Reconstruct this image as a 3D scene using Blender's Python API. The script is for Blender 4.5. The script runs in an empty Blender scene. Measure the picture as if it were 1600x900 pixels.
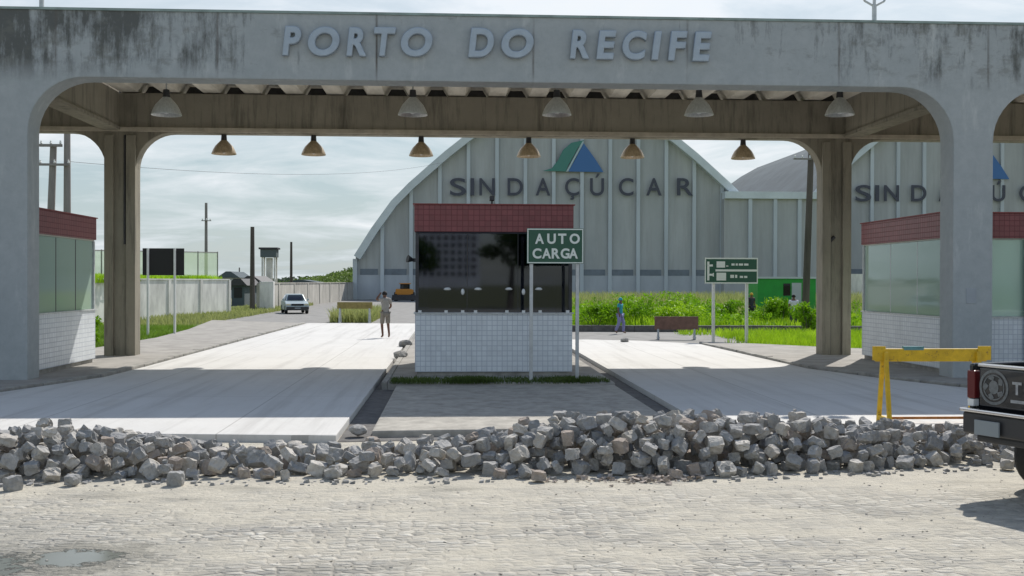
import bpy, bmesh, math, random
import numpy as np
from mathutils import Vector, Matrix, Euler
R = math.radians
C = bpy.context.scene.collection
sc = bpy.context.scene
random.seed(7); np.random.seed(7)

# ------------------------------------------------------------ camera, light, exposure
cam_d = bpy.data.cameras.new('camera'); cam = bpy.data.objects.new('camera', cam_d); C.objects.link(cam)
cam_d.sensor_width = 36; cam_d.lens = 36*1700/1600; cam_d.clip_start = 0.1; cam_d.clip_end = 4000
cam.matrix_world = Matrix.Translation((0, 0, 2.2)) @ Matrix.Rotation(-0.0548, 4, 'Z') @ Matrix.Rotation(R(90) - 0.0059, 4, 'X') @ Matrix.Rotation(0.0026, 4, 'Z')
sc.camera = cam
SUN = Vector((0.42, 0.80, 1.0)).normalized()
w = bpy.data.worlds.new('World'); sc.world = w; w.use_nodes = True
nt = w.node_tree; N = nt.nodes; L = nt.links; N.clear()
sky = N.new('ShaderNodeTexSky'); sky.sky_type = 'NISHITA'; sky.sun_disc = False
sky.sun_elevation = math.asin(SUN.z); sky.sun_rotation = math.atan2(SUN.x, SUN.y)
sky.air_density = 1.3; sky.dust_density = 0.6; sky.ozone_density = 2.0
tc = N.new('ShaderNodeTexCoord'); sep = N.new('ShaderNodeSeparateXYZ'); L.new(tc.outputs['Generated'], sep.inputs[0])
za = N.new('ShaderNodeMath'); za.operation = 'MAXIMUM'; za.inputs[1].default_value = 0.0; L.new(sep.outputs['Z'], za.inputs[0])
zb_ = N.new('ShaderNodeMath'); zb_.operation = 'ADD'; zb_.inputs[1].default_value = 0.16; L.new(za.outputs[0], zb_.inputs[0])
vd = N.new('ShaderNodeVectorMath'); vd.operation = 'DIVIDE'; L.new(tc.outputs['Generated'], vd.inputs[0])
cmb = N.new('ShaderNodeCombineXYZ'); [L.new(zb_.outputs[0], cmb.inputs[i]) for i in range(3)]; L.new(cmb.outputs[0], vd.inputs[1])
nz = N.new('ShaderNodeTexNoise'); nz.inputs['Scale'].default_value = 1.9; nz.inputs['Detail'].default_value = 9; nz.inputs['Roughness'].default_value = 0.6; nz.inputs['Distortion'].default_value = 0.4
mp = N.new('ShaderNodeMapping'); mp.inputs['Scale'].default_value = (0.8, 1.0, 1.6); mp.inputs['Location'].default_value = (2.3, 0.4, 0); L.new(vd.outputs[0], mp.inputs[0]); L.new(mp.outputs[0], nz.inputs['Vector'])
cr = N.new('ShaderNodeValToRGB'); cr.color_ramp.elements[0].position = 0.40; cr.color_ramp.elements[1].position = 0.60
cr.color_ramp.elements[0].color = (0.80, 0.80, 0.80, 1); cr.color_ramp.elements[1].color = (0.95, 0.95, 0.95, 1); L.new(nz.outputs['Fac'], cr.inputs[0])
mx = N.new('ShaderNodeMix'); mx.data_type = 'RGBA'; # cloud kept low and to +y; thinned out of view to cut fill light
gy = N.new('ShaderNodeMapRange'); gy.inputs['From Min'].default_value = -0.35; gy.inputs['From Max'].default_value = 0.6; gy.inputs['To Min'].default_value = 0.5; gy.interpolation_type = 'SMOOTHSTEP'; L.new(sep.outputs['Y'], gy.inputs['Value'])
gz = N.new('ShaderNodeMapRange'); gz.inputs['From Min'].default_value = 0.38; gz.inputs['From Max'].default_value = 0.75; gz.inputs['To Min'].default_value = 1.0; gz.inputs['To Max'].default_value = 0.1; gz.interpolation_type = 'SMOOTHSTEP'; L.new(sep.outputs['Z'], gz.inputs['Value'])
g1 = N.new('ShaderNodeMath'); g1.operation = 'MULTIPLY'; L.new(gy.outputs[0], g1.inputs[0]); L.new(gz.outputs[0], g1.inputs[1])
g2 = N.new('ShaderNodeMath'); g2.operation = 'MULTIPLY'; L.new(cr.outputs[0], g2.inputs[0]); L.new(g1.outputs[0], g2.inputs[1]); L.new(g2.outputs[0], mx.inputs['Factor'])
# cloud tone: slightly brighter in the thick parts and higher up
cr2 = N.new('ShaderNodeValToRGB'); cr2.color_ramp.elements[0].color = (3.7, 4.6, 5.15, 1); cr2.color_ramp.elements[1].color = (7.6, 7.9, 8.2, 1)
cr2.color_ramp.elements[0].position = 0.0; cr2.color_ramp.elements[1].position = 0.28
na = N.new('ShaderNodeMath'); na.operation = 'MULTIPLY_ADD'; na.inputs[1].default_value = 0.9; L.new(nz.outputs['Fac'], na.inputs[0])
sb = N.new('ShaderNodeMath'); sb.operation = 'ADD'; sb.inputs[1].default_value = -0.42; L.new(za.outputs[0], sb.inputs[0]); L.new(sb.outputs[0], na.inputs[2]); L.new(na.outputs[0], cr2.inputs[0])
L.new(sky.outputs[0], mx.inputs['A']); L.new(cr2.outputs[0], mx.inputs['B'])
bg = N.new('ShaderNodeBackground'); bg.inputs['Strength'].default_value = 0.12; L.new(mx.outputs['Result'], bg.inputs['Color'])
wo = N.new('ShaderNodeOutputWorld'); L.new(bg.outputs[0], wo.inputs[0])
sl = bpy.data.lights.new('sun', 'SUN'); sl.energy = 4.7; sl.angle = R(0.5); sl.color = (1.0, 0.95, 0.88)
so = bpy.data.objects.new('sun', sl); C.objects.link(so); so.rotation_euler = SUN.to_track_quat('Z', 'Y').to_euler(); so.location = (0, 0, 60)
sc.view_settings.view_transform = 'Standard'; sc.view_settings.look = 'None'; sc.view_settings.gamma = 1
sc.view_settings.use_curve_mapping = False; sc.view_settings.exposure = 0.0

# ------------------------------------------------------------ helpers
def ray(px, py):
    a = px-800; b = py-450; x = a+0.0026*b; y = -0.0026*a+b; r = x/1700; u = -y/1700
    d = 1+u*0.0059; z = u-0.0059; cy, sy = math.cos(0.0548), math.sin(0.0548)
    return r*cy+d*sy, -r*sy+d*cy, z
def at(px, py, Y):
    """world point at depth Y seen at photo position (px, py): used to measure places, all at their real distance"""
    x, y, z = ray(px, py); t = Y/y; return Vector((x*t, Y, 2.2+z*t))
def hx(px, Y): return at(px, 440, Y).x

class MB:
    def __init__(s): s.v = []; s.f = []; s.m = []; s.mi = 0
    def add(s, vs, fs):
        n = len(s.v); s.v += [tuple(v) for v in vs]; s.f += [tuple(n+i for i in f) for f in fs]; s.m += [s.mi]*len(fs); return s
    def box(s, x0, x1, y0, y1, z0, z1):
        return s.add([(x0,y0,z0),(x1,y0,z0),(x1,y1,z0),(x0,y1,z0),(x0,y0,z1),(x1,y0,z1),(x1,y1,z1),(x0,y1,z1)],
                     [(0,3,2,1),(4,5,6,7),(0,1,5,4),(1,2,6,5),(2,3,7,6),(3,0,4,7)])
    def cyl(s, p, q, r0, r1=None, n=12):
        r1 = r0 if r1 is None else r1; p = Vector(p); q = Vector(q); d = (q-p).normalized()
        a = d.orthogonal().normalized(); b = d.cross(a)
        vs = [p+(a*math.cos(t)+b*math.sin(t))*r0 for t in [2*math.pi*i/n for i in range(n)]] + [q+(a*math.cos(t)+b*math.sin(t))*r1 for t in [2*math.pi*i/n for i in range(n)]]
        return s.add(vs, [(i, (i+1) % n, n+(i+1) % n, n+i) for i in range(n)]+[tuple(range(n))[::-1], tuple(range(n, 2*n))])
    def bar(s, p, q, wd, h=None):
        h = wd if h is None else h; p = Vector(p); q = Vector(q); d = (q-p).normalized()
        a = d.cross(Vector((0, 0, 1))); a = Vector((1, 0, 0)) if a.length < 1e-3 else a.normalized(); b = a.cross(d)
        a = a*wd/2; b = b*h/2
        return s.add([p-a-b, p+a-b, p+a+b, p-a+b, q-a-b, q+a-b, q+a+b, q-a+b], [(0,3,2,1),(4,5,6,7),(0,1,5,4),(1,2,6,5),(2,3,7,6),(3,0,4,7)])
    def prism(s, pts, d0, d1, axis='y'):
        n = len(pts)
        def P(a, b, d): return {'y': (a, d, b), 'x': (d, a, b), 'z': (a, b, d)}[axis]
        return s.add([P(a, b, d0) for a, b in pts]+[P(a, b, d1) for a, b in pts],
                     [tuple(range(n)), tuple(range(n, 2*n))[::-1]]+[(i, n+i, n+(i+1) % n, (i+1) % n) for i in range(n)])
    def lathe(s, prof, c=(0, 0, 0), n=20):
        vs = [(c[0]+r*math.cos(2*math.pi*i/n), c[1]+r*math.sin(2*math.pi*i/n), c[2]+z) for r, z in prof for i in range(n)]
        return s.add(vs, [(k*n+i, k*n+(i+1) % n, (k+1)*n+(i+1) % n, (k+1)*n+i) for k in range(len(prof)-1) for i in range(n)])
    def grid(s, x0, x1, y0, y1, nx, ny, fn):
        vs = [(x0+(x1-x0)*i/nx, y0+(y1-y0)*j/ny) for j in range(ny+1) for i in range(nx+1)]
        return s.add([(x, y, fn(x, y)) for x, y in vs], [(j*(nx+1)+i, j*(nx+1)+i+1, (j+1)*(nx+1)+i+1, (j+1)*(nx+1)+i) for j in range(ny) for i in range(nx)])
    def build(s, name, mat, parent=None, bevel=0, smooth=False, world=True, segs=2, fixn=True):
        me = bpy.data.meshes.new(name); off = parent_world(parent) if (parent is not None and world) else Vector((0, 0, 0))
        me.from_pydata([(x-off.x, y-off.y, z-off.z) for x, y, z in s.v], [], s.f)
        mats = mat if isinstance(mat, list) else [mat]
        for m in mats: me.materials.append(m)
        if len(mats) > 1: me.polygons.foreach_set('material_index', s.m)
        if bevel or fixn:
            bm = bmesh.new(); bm.from_mesh(me)
            if fixn: bmesh.ops.recalc_face_normals(bm, faces=bm.faces)
            if bevel:
                es = [e for e in bm.edges if len(e.link_faces) == 2 and e.calc_face_angle(0) > 0.5]
                bmesh.ops.bevel(bm, geom=es, offset=bevel, segments=segs, affect='EDGES', profile=0.6, clamp_overlap=True)
            bm.to_mesh(me); bm.free()
        if smooth: me.polygons.foreach_set('use_smooth', [True]*len(me.polygons))
        o = bpy.data.objects.new(name, me); C.objects.link(o); o.parent = parent
        return o
def parent_world(p):
    v = Vector((0, 0, 0))
    while p is not None: v += Vector(p.location); p = p.parent
    return v
def empty(name, loc, label, cat, group=None, rz=0):
    o = bpy.data.objects.new(name, None); C.objects.link(o); o.location = loc; o.rotation_euler = (0, 0, rz); o.empty_display_size = 0.2
    return tag(o, label, cat, group)
def tag(o, label=None, cat=None, group=None, kind=None):
    for k, v in (('label', label), ('category', cat), ('group', group), ('kind', kind)):
        if v: o[k] = v
    return o
def structure(o): o['kind'] = 'structure'; return o
def copy_tree(o, parent=None):
    kids = [k for k in C.objects if k.parent == o]
    c = o.copy(); C.objects.link(c); c.parent = parent
    for k in kids: copy_tree(k, c)
    return c
def smooth_obj(o):
    o.data.polygons.foreach_set('use_smooth', [True]*len(o.data.polygons)); return o

# ------------------------------------------------------------ materials
def mat(name, col, rough=0.7, metal=0, var=0.0, vscale=3.0, bump=0.0, bscale=30.0, stretch=(1, 1, 1), col2=None, ior=1.5, spec=0.5, coords='Object'):
    m = bpy.data.materials.new(name); m.use_nodes = True; nt = m.node_tree; N = nt.nodes; L = nt.links
    b = N['Principled BSDF']; b.inputs['Base Color'].default_value = (*col, 1); b.inputs['Roughness'].default_value = rough
    b.inputs['Metallic'].default_value = metal; b.inputs['Specular IOR Level'].default_value = spec
    tc = N.new('ShaderNodeTexCoord'); mp = N.new('ShaderNodeMapping'); mp.inputs['Scale'].default_value = stretch; L.new(tc.outputs[coords], mp.inputs[0])
    if var > 0 or col2:
        n = N.new('ShaderNodeTexNoise'); n.inputs['Scale'].default_value = vscale; n.inputs['Detail'].default_value = 8; n.inputs['Roughness'].default_value = 0.65; L.new(mp.outputs[0], n.inputs['Vector'])
        r = N.new('ShaderNodeValToRGB'); r.color_ramp.elements[0].position = 0.3; r.color_ramp.elements[1].position = 0.7
        c0 = [max(0, c*(1-var)) for c in col]; c1 = list(col2) if col2 else [min(1, c*(1+var)) for c in col]
        r.color_ramp.elements[0].color = (*c0, 1); r.color_ramp.elements[1].color = (*c1, 1); L.new(n.outputs['Fac'], r.inputs[0]); L.new(r.outputs[0], b.inputs['Base Color'])
    if bump > 0:
        n2 = N.new('ShaderNodeTexNoise'); n2.inputs['Scale'].default_value = bscale; n2.inputs['Detail'].default_value = 6; L.new(mp.outputs[0], n2.inputs['Vector'])
        bp = N.new('ShaderNodeBump'); bp.inputs['Strength'].default_value = bump; bp.inputs['Distance'].default_value = 0.02; L.new(n2.outputs['Fac'], bp.inputs['Height']); L.new(bp.outputs[0], b.inputs['Normal'])
    return m
def nd(m, t, **kw):
    n = m.node_tree.nodes.new(t)
    for k, v in kw.items():
        if k in n.inputs: n.inputs[k].default_value = v
        else: setattr(n, k, v)
    return n
def lk(m, a, b): m.node_tree.links.new(a, b)
def math_n(m, op, a, b=None):
    n = nd(m, 'ShaderNodeMath', operation=op)
    for i, v in enumerate((a, b)):
        if v is None: continue
        if isinstance(v, (int, float)): n.inputs[i].default_value = v
        else: lk(m, v, n.inputs[i])
    return n.outputs[0]
def mix_n(m, fac, a, b):
    n = nd(m, 'ShaderNodeMix', data_type='RGBA')
    lk(m, fac, n.inputs['Factor'])
    for k, v in (('A', a), ('B', b)):
        if isinstance(v, tuple): n.inputs[k].default_value = (*v, 1)
        else: lk(m, v, n.inputs[k])
    return n.outputs['Result']
def ramp_n(m, src, p0, p1, c0=(0, 0, 0), c1=(1, 1, 1)):
    r = nd(m, 'ShaderNodeValToRGB'); e = r.color_ramp.elements; e[0].position = p0; e[1].position = p1; e[0].color = (*c0, 1); e[1].color = (*c1, 1); lk(m, src, r.inputs[0]); return r.outputs[0]
def noise_n(m, vec, scale, detail=6, rough=0.6):
    n = nd(m, 'ShaderNodeTexNoise', Scale=scale, Detail=detail, Roughness=rough); lk(m, vec, n.inputs['Vector']); return n.outputs['Fac']
def map_n(m, scale=(1, 1, 1), loc=(0, 0, 0)):
    tc = nd(m, 'ShaderNodeTexCoord'); mp = nd(m, 'ShaderNodeMapping'); mp.inputs['Scale'].default_value = scale; mp.inputs['Location'].default_value = loc; lk(m, tc.outputs['Object'], mp.inputs[0]); return mp.outputs[0]
def bsdf(m): return m.node_tree.nodes['Principled BSDF']

M = {}
# painted, rain-streaked concrete of the gate front (stains have their own places: the two ends and the joints)
m = M['gate'] = mat('streaked_concrete', (0.5, 0.5, 0.48), 0.85, bump=0.25, bscale=14)
base = mix_n(m, noise_n(m, map_n(m), 0.9, 9, 0.7), (0.30, 0.335, 0.35), (0.47, 0.495, 0.50))
base = mix_n(m, ramp_n(m, noise_n(m, map_n(m, (1, 1, 1), (9, 4, 2)), 4.5, 9, 0.75), 0.42, 0.66, (0, 0, 0), (0.55, 0.55, 0.55)), base, (0.30, 0.33, 0.34))
base = mix_n(m, ramp_n(m, noise_n(m, map_n(m, (0.7, 0.7, 0.16), (2, 4, 2)), 3.0, 7, 0.7), 0.56, 0.7, (0, 0, 0), (0.5, 0.5, 0.5)), base, (0.60, 0.62, 0.61))
fine = noise_n(m, map_n(m, (5, 5, 0.55)), 1.0, 8, 0.7)
sp = nd(m, 'ShaderNodeSeparateXYZ'); lk(m, map_n(m), sp.inputs[0])
absx = math_n(m, 'ABSOLUTE', math_n(m, 'SUBTRACT', sp.outputs['X'], 0.6))
side = ramp_n(m, math_n(m, 'DIVIDE', absx, 14.0), 0.26, 0.62)
high = ramp_n(m, math_n(m, 'DIVIDE', math_n(m, 'SUBTRACT', sp.outputs['Z'], 6.2), 1.6), 0.05, 0.9)
mask = math_n(m, 'ADD', math_n(m, 'MULTIPLY', side, 0.20), math_n(m, 'MULTIPLY', high, 0.07))
patchy = ramp_n(m, noise_n(m, map_n(m, (1, 1, 0.6), (7, 2, 1)), 0.75, 6, 0.7), 0.38, 0.62, (-0.0, 0, 0), (1, 1, 1))
mask = math_n(m, 'MULTIPLY', mask, math_n(m, 'ADD', math_n(m, 'MULTIPLY', patchy, 0.9), 0.3))
st = ramp_n(m, math_n(m, 'ADD', math_n(m, 'ADD', math_n(m, 'MULTIPLY', fine, 0.62), math_n(m, 'MULTIPLY', noise_n(m, map_n(m, (1.6, 1.6, 0.7), (1, 9, 4)), 1.7, 9, 0.75), 0.42)), mask), 0.645, 0.80)
lowcut = ramp_n(m, math_n(m, 'SUBTRACT', sp.outputs['Z'], 6.3), 0.0, 0.5)
st = math_n(m, 'MULTIPLY', math_n(m, 'MULTIPLY', st, 0.92), lowcut)
col = mix_n(m, st, base, (0.085, 0.09, 0.085))
blot = ramp_n(m, math_n(m, 'ADD', noise_n(m, map_n(m, (1.2, 1.2, 2.0), (5, 0, 3)), 1.6, 8, 0.72), math_n(m, 'MULTIPLY', side, 0.1)), 0.60, 0.72)
col = mix_n(m, math_n(m, 'MULTIPLY', math_n(m, 'MULTIPLY', blot, 0.5), lowcut), col, (0.17, 0.175, 0.155))
# vertical formwork joints every 2.3 m
jt = math_n(m, 'ABSOLUTE', math_n(m, 'SUBTRACT', math_n(m, 'FRACT', math_n(m, 'DIVIDE', math_n(m, 'ADD', sp.outputs['X'], 40.45), 3.3)), 0.5))
jm = ramp_n(m, math_n(m, 'ADD', jt, math_n(m, 'MULTIPLY', fine, 0.01)), 0.008, 0.016, (1, 1, 1), (0, 0, 0))
col = mix_n(m, math_n(m, 'MULTIPLY', math_n(m, 'MULTIPLY', jm, lowcut), ramp_n(m, fine, 0.38, 0.6)), col, (0.12, 0.11, 0.1))
lk(m, col, bsdf(m).inputs['Base Color'])
# raw concrete of the frame behind
m = M['raw'] = mat('raw_brown_concrete', (0.3, 0.26, 0.2), 0.9, bump=0.3, bscale=12)
b1 = mix_n(m, noise_n(m, map_n(m), 1.2, 8, 0.7), (0.19, 0.175, 0.14), (0.33, 0.305, 0.245))
b2 = mix_n(m, ramp_n(m, noise_n(m, map_n(m, (3.5, 3.5, 0.35), (3, 1, 0)), 1.5, 7, 0.7), 0.5, 0.72), b1, (0.12, 0.11, 0.09)); lk(m, b2, bsdf(m).inputs['Base Color'])
M['fibre'] = mat('fibre_cement_sheet', (0.60, 0.57, 0.50), 0.85, var=0.3, vscale=2, stretch=(1, 0.3, 1))
M['letter'] = mat('galvanised_letter', (0.37, 0.43, 0.49), 0.5, 0.3, var=0.12, vscale=4)
M['steel'] = mat('galvanised_steel', (0.50, 0.52, 0.53), 0.5, 0.5, var=0.15, vscale=8)
M['darksteel'] = mat('dark_steel', (0.05, 0.05, 0.055), 0.55, 0.3, var=0.3, vscale=6)
M['white'] = mat('white_paint', (0.72, 0.73, 0.72), 0.5, var=0.08, vscale=6)
M['black'] = mat('matt_black', (0.012, 0.012, 0.014), 0.6)
M['rubber'] = mat('tyre_rubber', (0.02, 0.02, 0.02), 0.85, bump=0.3, bscale=60)
M['chrome'] = mat('chrome', (0.7, 0.7, 0.72), 0.18, 1.0)
# brown translucent-looking and grey lamp shades
M['shade_grey'] = mat('grey_prismatic_shade', (0.50, 0.51, 0.50), 0.35, 0.2, var=0.2, vscale=30, stretch=(1, 1, 0.1))
M['shade_brown'] = mat('tarnished_shade', (0.42, 0.33, 0.22), 0.4, 0.3, var=0.3, vscale=20, stretch=(1, 1, 0.2))
# pale cast concrete of the lanes
m = M['slab'] = mat('new_concrete_slab', (0.6, 0.59, 0.56), 0.85, bump=0.15, bscale=25)
a = mix_n(m, noise_n(m, map_n(m), 0.35, 9, 0.65), (0.50, 0.495, 0.475), (0.66, 0.65, 0.625))
dm = ramp_n(m, noise_n(m, map_n(m, (0.35, 0.16, 1), (1.5, 2.2, 0)), 1.3, 5, 0.5), 0.66, 0.74)
a = mix_n(m, math_n(m, 'MULTIPLY', dm, 0.5), a, (0.40, 0.36, 0.28))
a = mix_n(m, ramp_n(m, noise_n(m, map_n(m, (2.6, 0.10, 1), (4, 1, 0)), 1.2, 7, 0.65), 0.5, 0.72, (0, 0, 0), (0.7, 0.7, 0.7)), a, (0.40, 0.39, 0.37))
a = mix_n(m, ramp_n(m, noise_n(m, map_n(m, (1, 0.5, 1), (8, 3, 0)), 2.4, 9, 0.75), 0.5, 0.75, (0, 0, 0), (0.4, 0.4, 0.4)), a, (0.45, 0.43, 0.40))
sp = nd(m, 'ShaderNodeSeparateXYZ'); lk(m, map_n(m), sp.inputs[0])
def joint(m, coord, period, off, wdt):
    t = math_n(m, 'ABSOLUTE', math_n(m, 'SUBTRACT', math_n(m, 'FRACT', math_n(m, 'DIVIDE', math_n(m, 'ADD', coord, off), period)), 0.5))
    return math_n(m, 'LESS_THAN', t, wdt/period)
js = math_n(m, 'MAXIMUM', joint(m, sp.outputs['Y'], 5.0, 2.6, 0.012), joint(m, sp.outputs['X'], 2.98, 103.04, 0.012))
a = mix_n(m, math_n(m, 'MULTIPLY', js, 0.55), a, (0.25, 0.24, 0.22)); lk(m, a, bsdf(m).inputs['Base Color'])
# cobbled forecourt: irregular setts in rows, sand washed over them
m = M['cobble'] = mat('sanded_cobble_paving', (0.4, 0.38, 0.33), 0.9)
vec = map_n(m)
dist = nd(m, 'ShaderNodeTexNoise', Scale=1.6, Detail=2.0); lk(m, vec, dist.inputs['Vector'])
vm = nd(m, 'ShaderNodeVectorMath', operation='MULTIPLY_ADD'); lk(m, dist.outputs['Color'], vm.inputs[0]); vm.inputs[1].default_value = (0.10, 0.10, 0); lk(m, vec, vm.inputs[2])
mp = nd(m, 'ShaderNodeMapping'); mp.inputs['Scale'].default_value = (7.2, 11.5, 1); lk(m, vm.outputs[0], mp.inputs[0])
v1 = nd(m, 'ShaderNodeTexVoronoi', feature='DISTANCE_TO_EDGE', Scale=1.0, Randomness=0.62); lk(m, mp.outputs[0], v1.inputs['Vector'])
v2 = nd(m, 'ShaderNodeTexVoronoi', feature='F1', Scale=1.0, Randomness=0.62); lk(m, mp.outputs[0], v2.inputs['Vector'])
cellv = nd(m, 'ShaderNodeSeparateColor'); lk(m, v2.outputs['Color'], cellv.inputs[0])
stone = mix_n(m, cellv.outputs[0], (0.24, 0.235, 0.22), (0.62, 0.60, 0.54))
sand = mix_n(m, noise_n(m, vec, 2.2, 8, 0.7), (0.41, 0.38, 0.31), (0.62, 0.575, 0.475))
gap = ramp_n(m, v1.outputs['Distance'], 0.02, 0.13, (1, 1, 1), (0, 0, 0))
grout = mix_n(m, noise_n(m, vec, 3.1, 5), (0.30, 0.28, 0.24), (0.54, 0.50, 0.43))
s1 = mix_n(m, gap, stone, grout)
sandm = ramp_n(m, math_n(m, 'ADD', noise_n(m, map_n(m, (0.8, 1.2, 1), (4, 8, 0)), 0.55, 9, 0.72), math_n(m, 'MULTIPLY', noise_n(m, vec, 9, 3), 0.12)), 0.44, 0.62)
spc = nd(m, 'ShaderNodeSeparateXYZ'); lk(m, vec, spc.inputs[0])
strip = ramp_n(m, math_n(m, 'ADD', math_n(m, 'SUBTRACT', math_n(m, 'MULTIPLY', spc.outputs['Y'], 0.25), 2.3), math_n(m, 'MULTIPLY', noise_n(m, vec, 1.2, 5), 0.5)), 0.45, 0.85)
sandm = math_n(m, 'MAXIMUM', math_n(m, 'MULTIPLY', sandm, 0.85), math_n(m, 'MULTIPLY', strip, 0.92))
c1 = mix_n(m, sandm, s1, sand)
c1 = mix_n(m, ramp_n(m, noise_n(m, map_n(m, (0.9, 2.2, 1), (6, 1, 0)), 1.4, 9, 0.75), 0.48, 0.70, (0, 0, 0), (0.62, 0.62, 0.62)), c1, (0.235, 0.235, 0.225))
wet = ramp_n(m, noise_n(m, map_n(m, (0.5, 1.3, 1), (11, 3, 0)), 0.7, 6, 0.6), 0.60, 0.72)
c1 = mix_n(m, math_n(m, 'MULTIPLY', wet, 0.6), c1, (0.15, 0.145, 0.125))
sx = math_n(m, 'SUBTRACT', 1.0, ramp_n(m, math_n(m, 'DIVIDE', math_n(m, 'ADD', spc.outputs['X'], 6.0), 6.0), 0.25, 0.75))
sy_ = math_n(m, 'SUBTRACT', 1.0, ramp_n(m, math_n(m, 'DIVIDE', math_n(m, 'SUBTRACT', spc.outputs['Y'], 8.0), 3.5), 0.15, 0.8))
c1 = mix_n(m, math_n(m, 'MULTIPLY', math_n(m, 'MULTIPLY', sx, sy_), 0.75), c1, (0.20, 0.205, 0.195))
def pud(cx, cy, rx, ry, k):
    dx = math_n(m, 'DIVIDE', math_n(m, 'SUBTRACT', spc.outputs['X'], cx), rx); dy = math_n(m, 'DIVIDE', math_n(m, 'SUBTRACT', spc.outputs['Y'], cy), ry)
    d2 = math_n(m, 'SQRT', math_n(m, 'ADD', math_n(m, 'MULTIPLY', dx, dx), math_n(m, 'MULTIPLY', dy, dy)))
    return ramp_n(m, math_n(m, 'ADD', d2, math_n(m, 'MULTIPLY', math_n(m, 'SUBTRACT', noise_n(m, vec, 4.0, 8, 0.75), 0.5), k)), 0.86, 1.0, (1, 1, 1), (0, 0, 0))
halo = math_n(m, 'MAXIMUM', pud(-3.0, 8.75, 0.75, 0.55, 2.4), pud(-3.8, 8.6, 0.7, 0.6, 2.4))
c1 = mix_n(m, math_n(m, 'MULTIPLY', halo, 0.55), c1, (0.17, 0.165, 0.14))
pd = math_n(m, 'MAXIMUM', pud(-2.95, 8.75, 0.34, 0.28, 3.2), pud(-3.75, 8.55, 0.55, 0.36, 3.0))
c1 = mix_n(m, math_n(m, 'MULTIPLY', pd, 0.85), c1, (0.16, 0.175, 0.155))
lk(m, math_n(m, 'SUBTRACT', 0.92, math_n(m, 'MULTIPLY', pd, 0.8)), bsdf(m).inputs['Roughness'])
lk(m, c1, bsdf(m).inputs['Base Color'])
bh = math_n(m, 'ADD', math_n(m, 'MULTIPLY', math_n(m, 'MINIMUM', v1.outputs['Distance'], 0.22), math_n(m, 'SUBTRACT', 1.15, sandm)), math_n(m, 'MULTIPLY', noise_n(m, vec, 16, 8, 0.75), 0.22))
bh = math_n(m, 'MULTIPLY', bh, math_n(m, 'SUBTRACT', 1.0, pd)); bp = nd(m, 'ShaderNodeBump', Strength=1.0, Distance=0.11); lk(m, bh, bp.inputs['Height']); lk(m, bp.outputs[0], bsdf(m).inputs['Normal'])
M['cobble_old'] = mat('grey_worn_paving', (0.36, 0.34, 0.30), 0.9, var=0.3, vscale=4, bump=0.6, bscale=9)
M['asphalt'] = mat('old_asphalt', (0.23, 0.225, 0.215), 0.9, var=0.25, vscale=1.2, bump=0.2, bscale=40)
M['walk'] = mat('grey_sidewalk', (0.30, 0.285, 0.26), 0.9, var=0.25, vscale=1.5, bump=0.3, bscale=20)
M['kerb'] = mat('kerb_stone', (0.30, 0.29, 0.265), 0.9, var=0.35, vscale=3, bump=0.6, bscale=9)
M['soil'] = mat('dark_soil', (0.13, 0.125, 0.12), 0.95, var=0.4, vscale=5, bump=0.8, bscale=9)
M['earth'] = mat('sandy_earth', (0.26, 0.22, 0.15), 0.95, var=0.3, vscale=0.4, col2=(0.17, 0.2, 0.06), bump=0.4, bscale=8)
M['grassbase'] = mat('grass_ground', (0.10, 0.15, 0.03), 0.95, var=0.4, vscale=0.5, col2=(0.16, 0.20, 0.06), bump=0.4, bscale=6)
def leafmat(name, c0, c1, sc_=1.2):
    m = mat(name, c0, 0.6, var=0.35, vscale=sc_, col2=c1, spec=0.25)
    b = bsdf(m); t = nd(m, 'ShaderNodeBsdfTranslucent'); ms = nd(m, 'ShaderNodeMixShader'); ms.inputs[0].default_value = 0.35
    src = b.inputs['Base Color'].links[0].from_socket; lk(m, src, t.inputs['Color'])
    out = [n for n in m.node_tree.nodes if n.type == 'OUTPUT_MATERIAL'][0]
    lk(m, b.outputs[0], ms.inputs[1]); lk(m, t.outputs[0], ms.inputs[2]); lk(m, ms.outputs[0], out.inputs[0]); return m
M['weed'] = leafmat('bright_weeds', (0.27, 0.52, 0.006), (0.50, 0.74, 0.04), 0.6)
M['weeddry'] = leafmat('dry_weeds', (0.32, 0.40, 0.11), (0.48, 0.50, 0.20), 0.8)
M['leaf'] = leafmat('bush_leaves', (0.12, 0.32, 0.006), (0.34, 0.60, 0.02), 1.5)
M['darkleaf'] = leafmat('dark_leaves', (0.04, 0.085, 0.015), (0.10, 0.17, 0.035), 0.3)
M['dullgrass'] = leafmat('dull_grass', (0.07, 0.13, 0.02), (0.13, 0.18, 0.05), 1.5)
M['lowgrass'] = leafmat('short_grass', (0.14, 0.26, 0.02), (0.24, 0.40, 0.05), 1.2)
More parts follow.
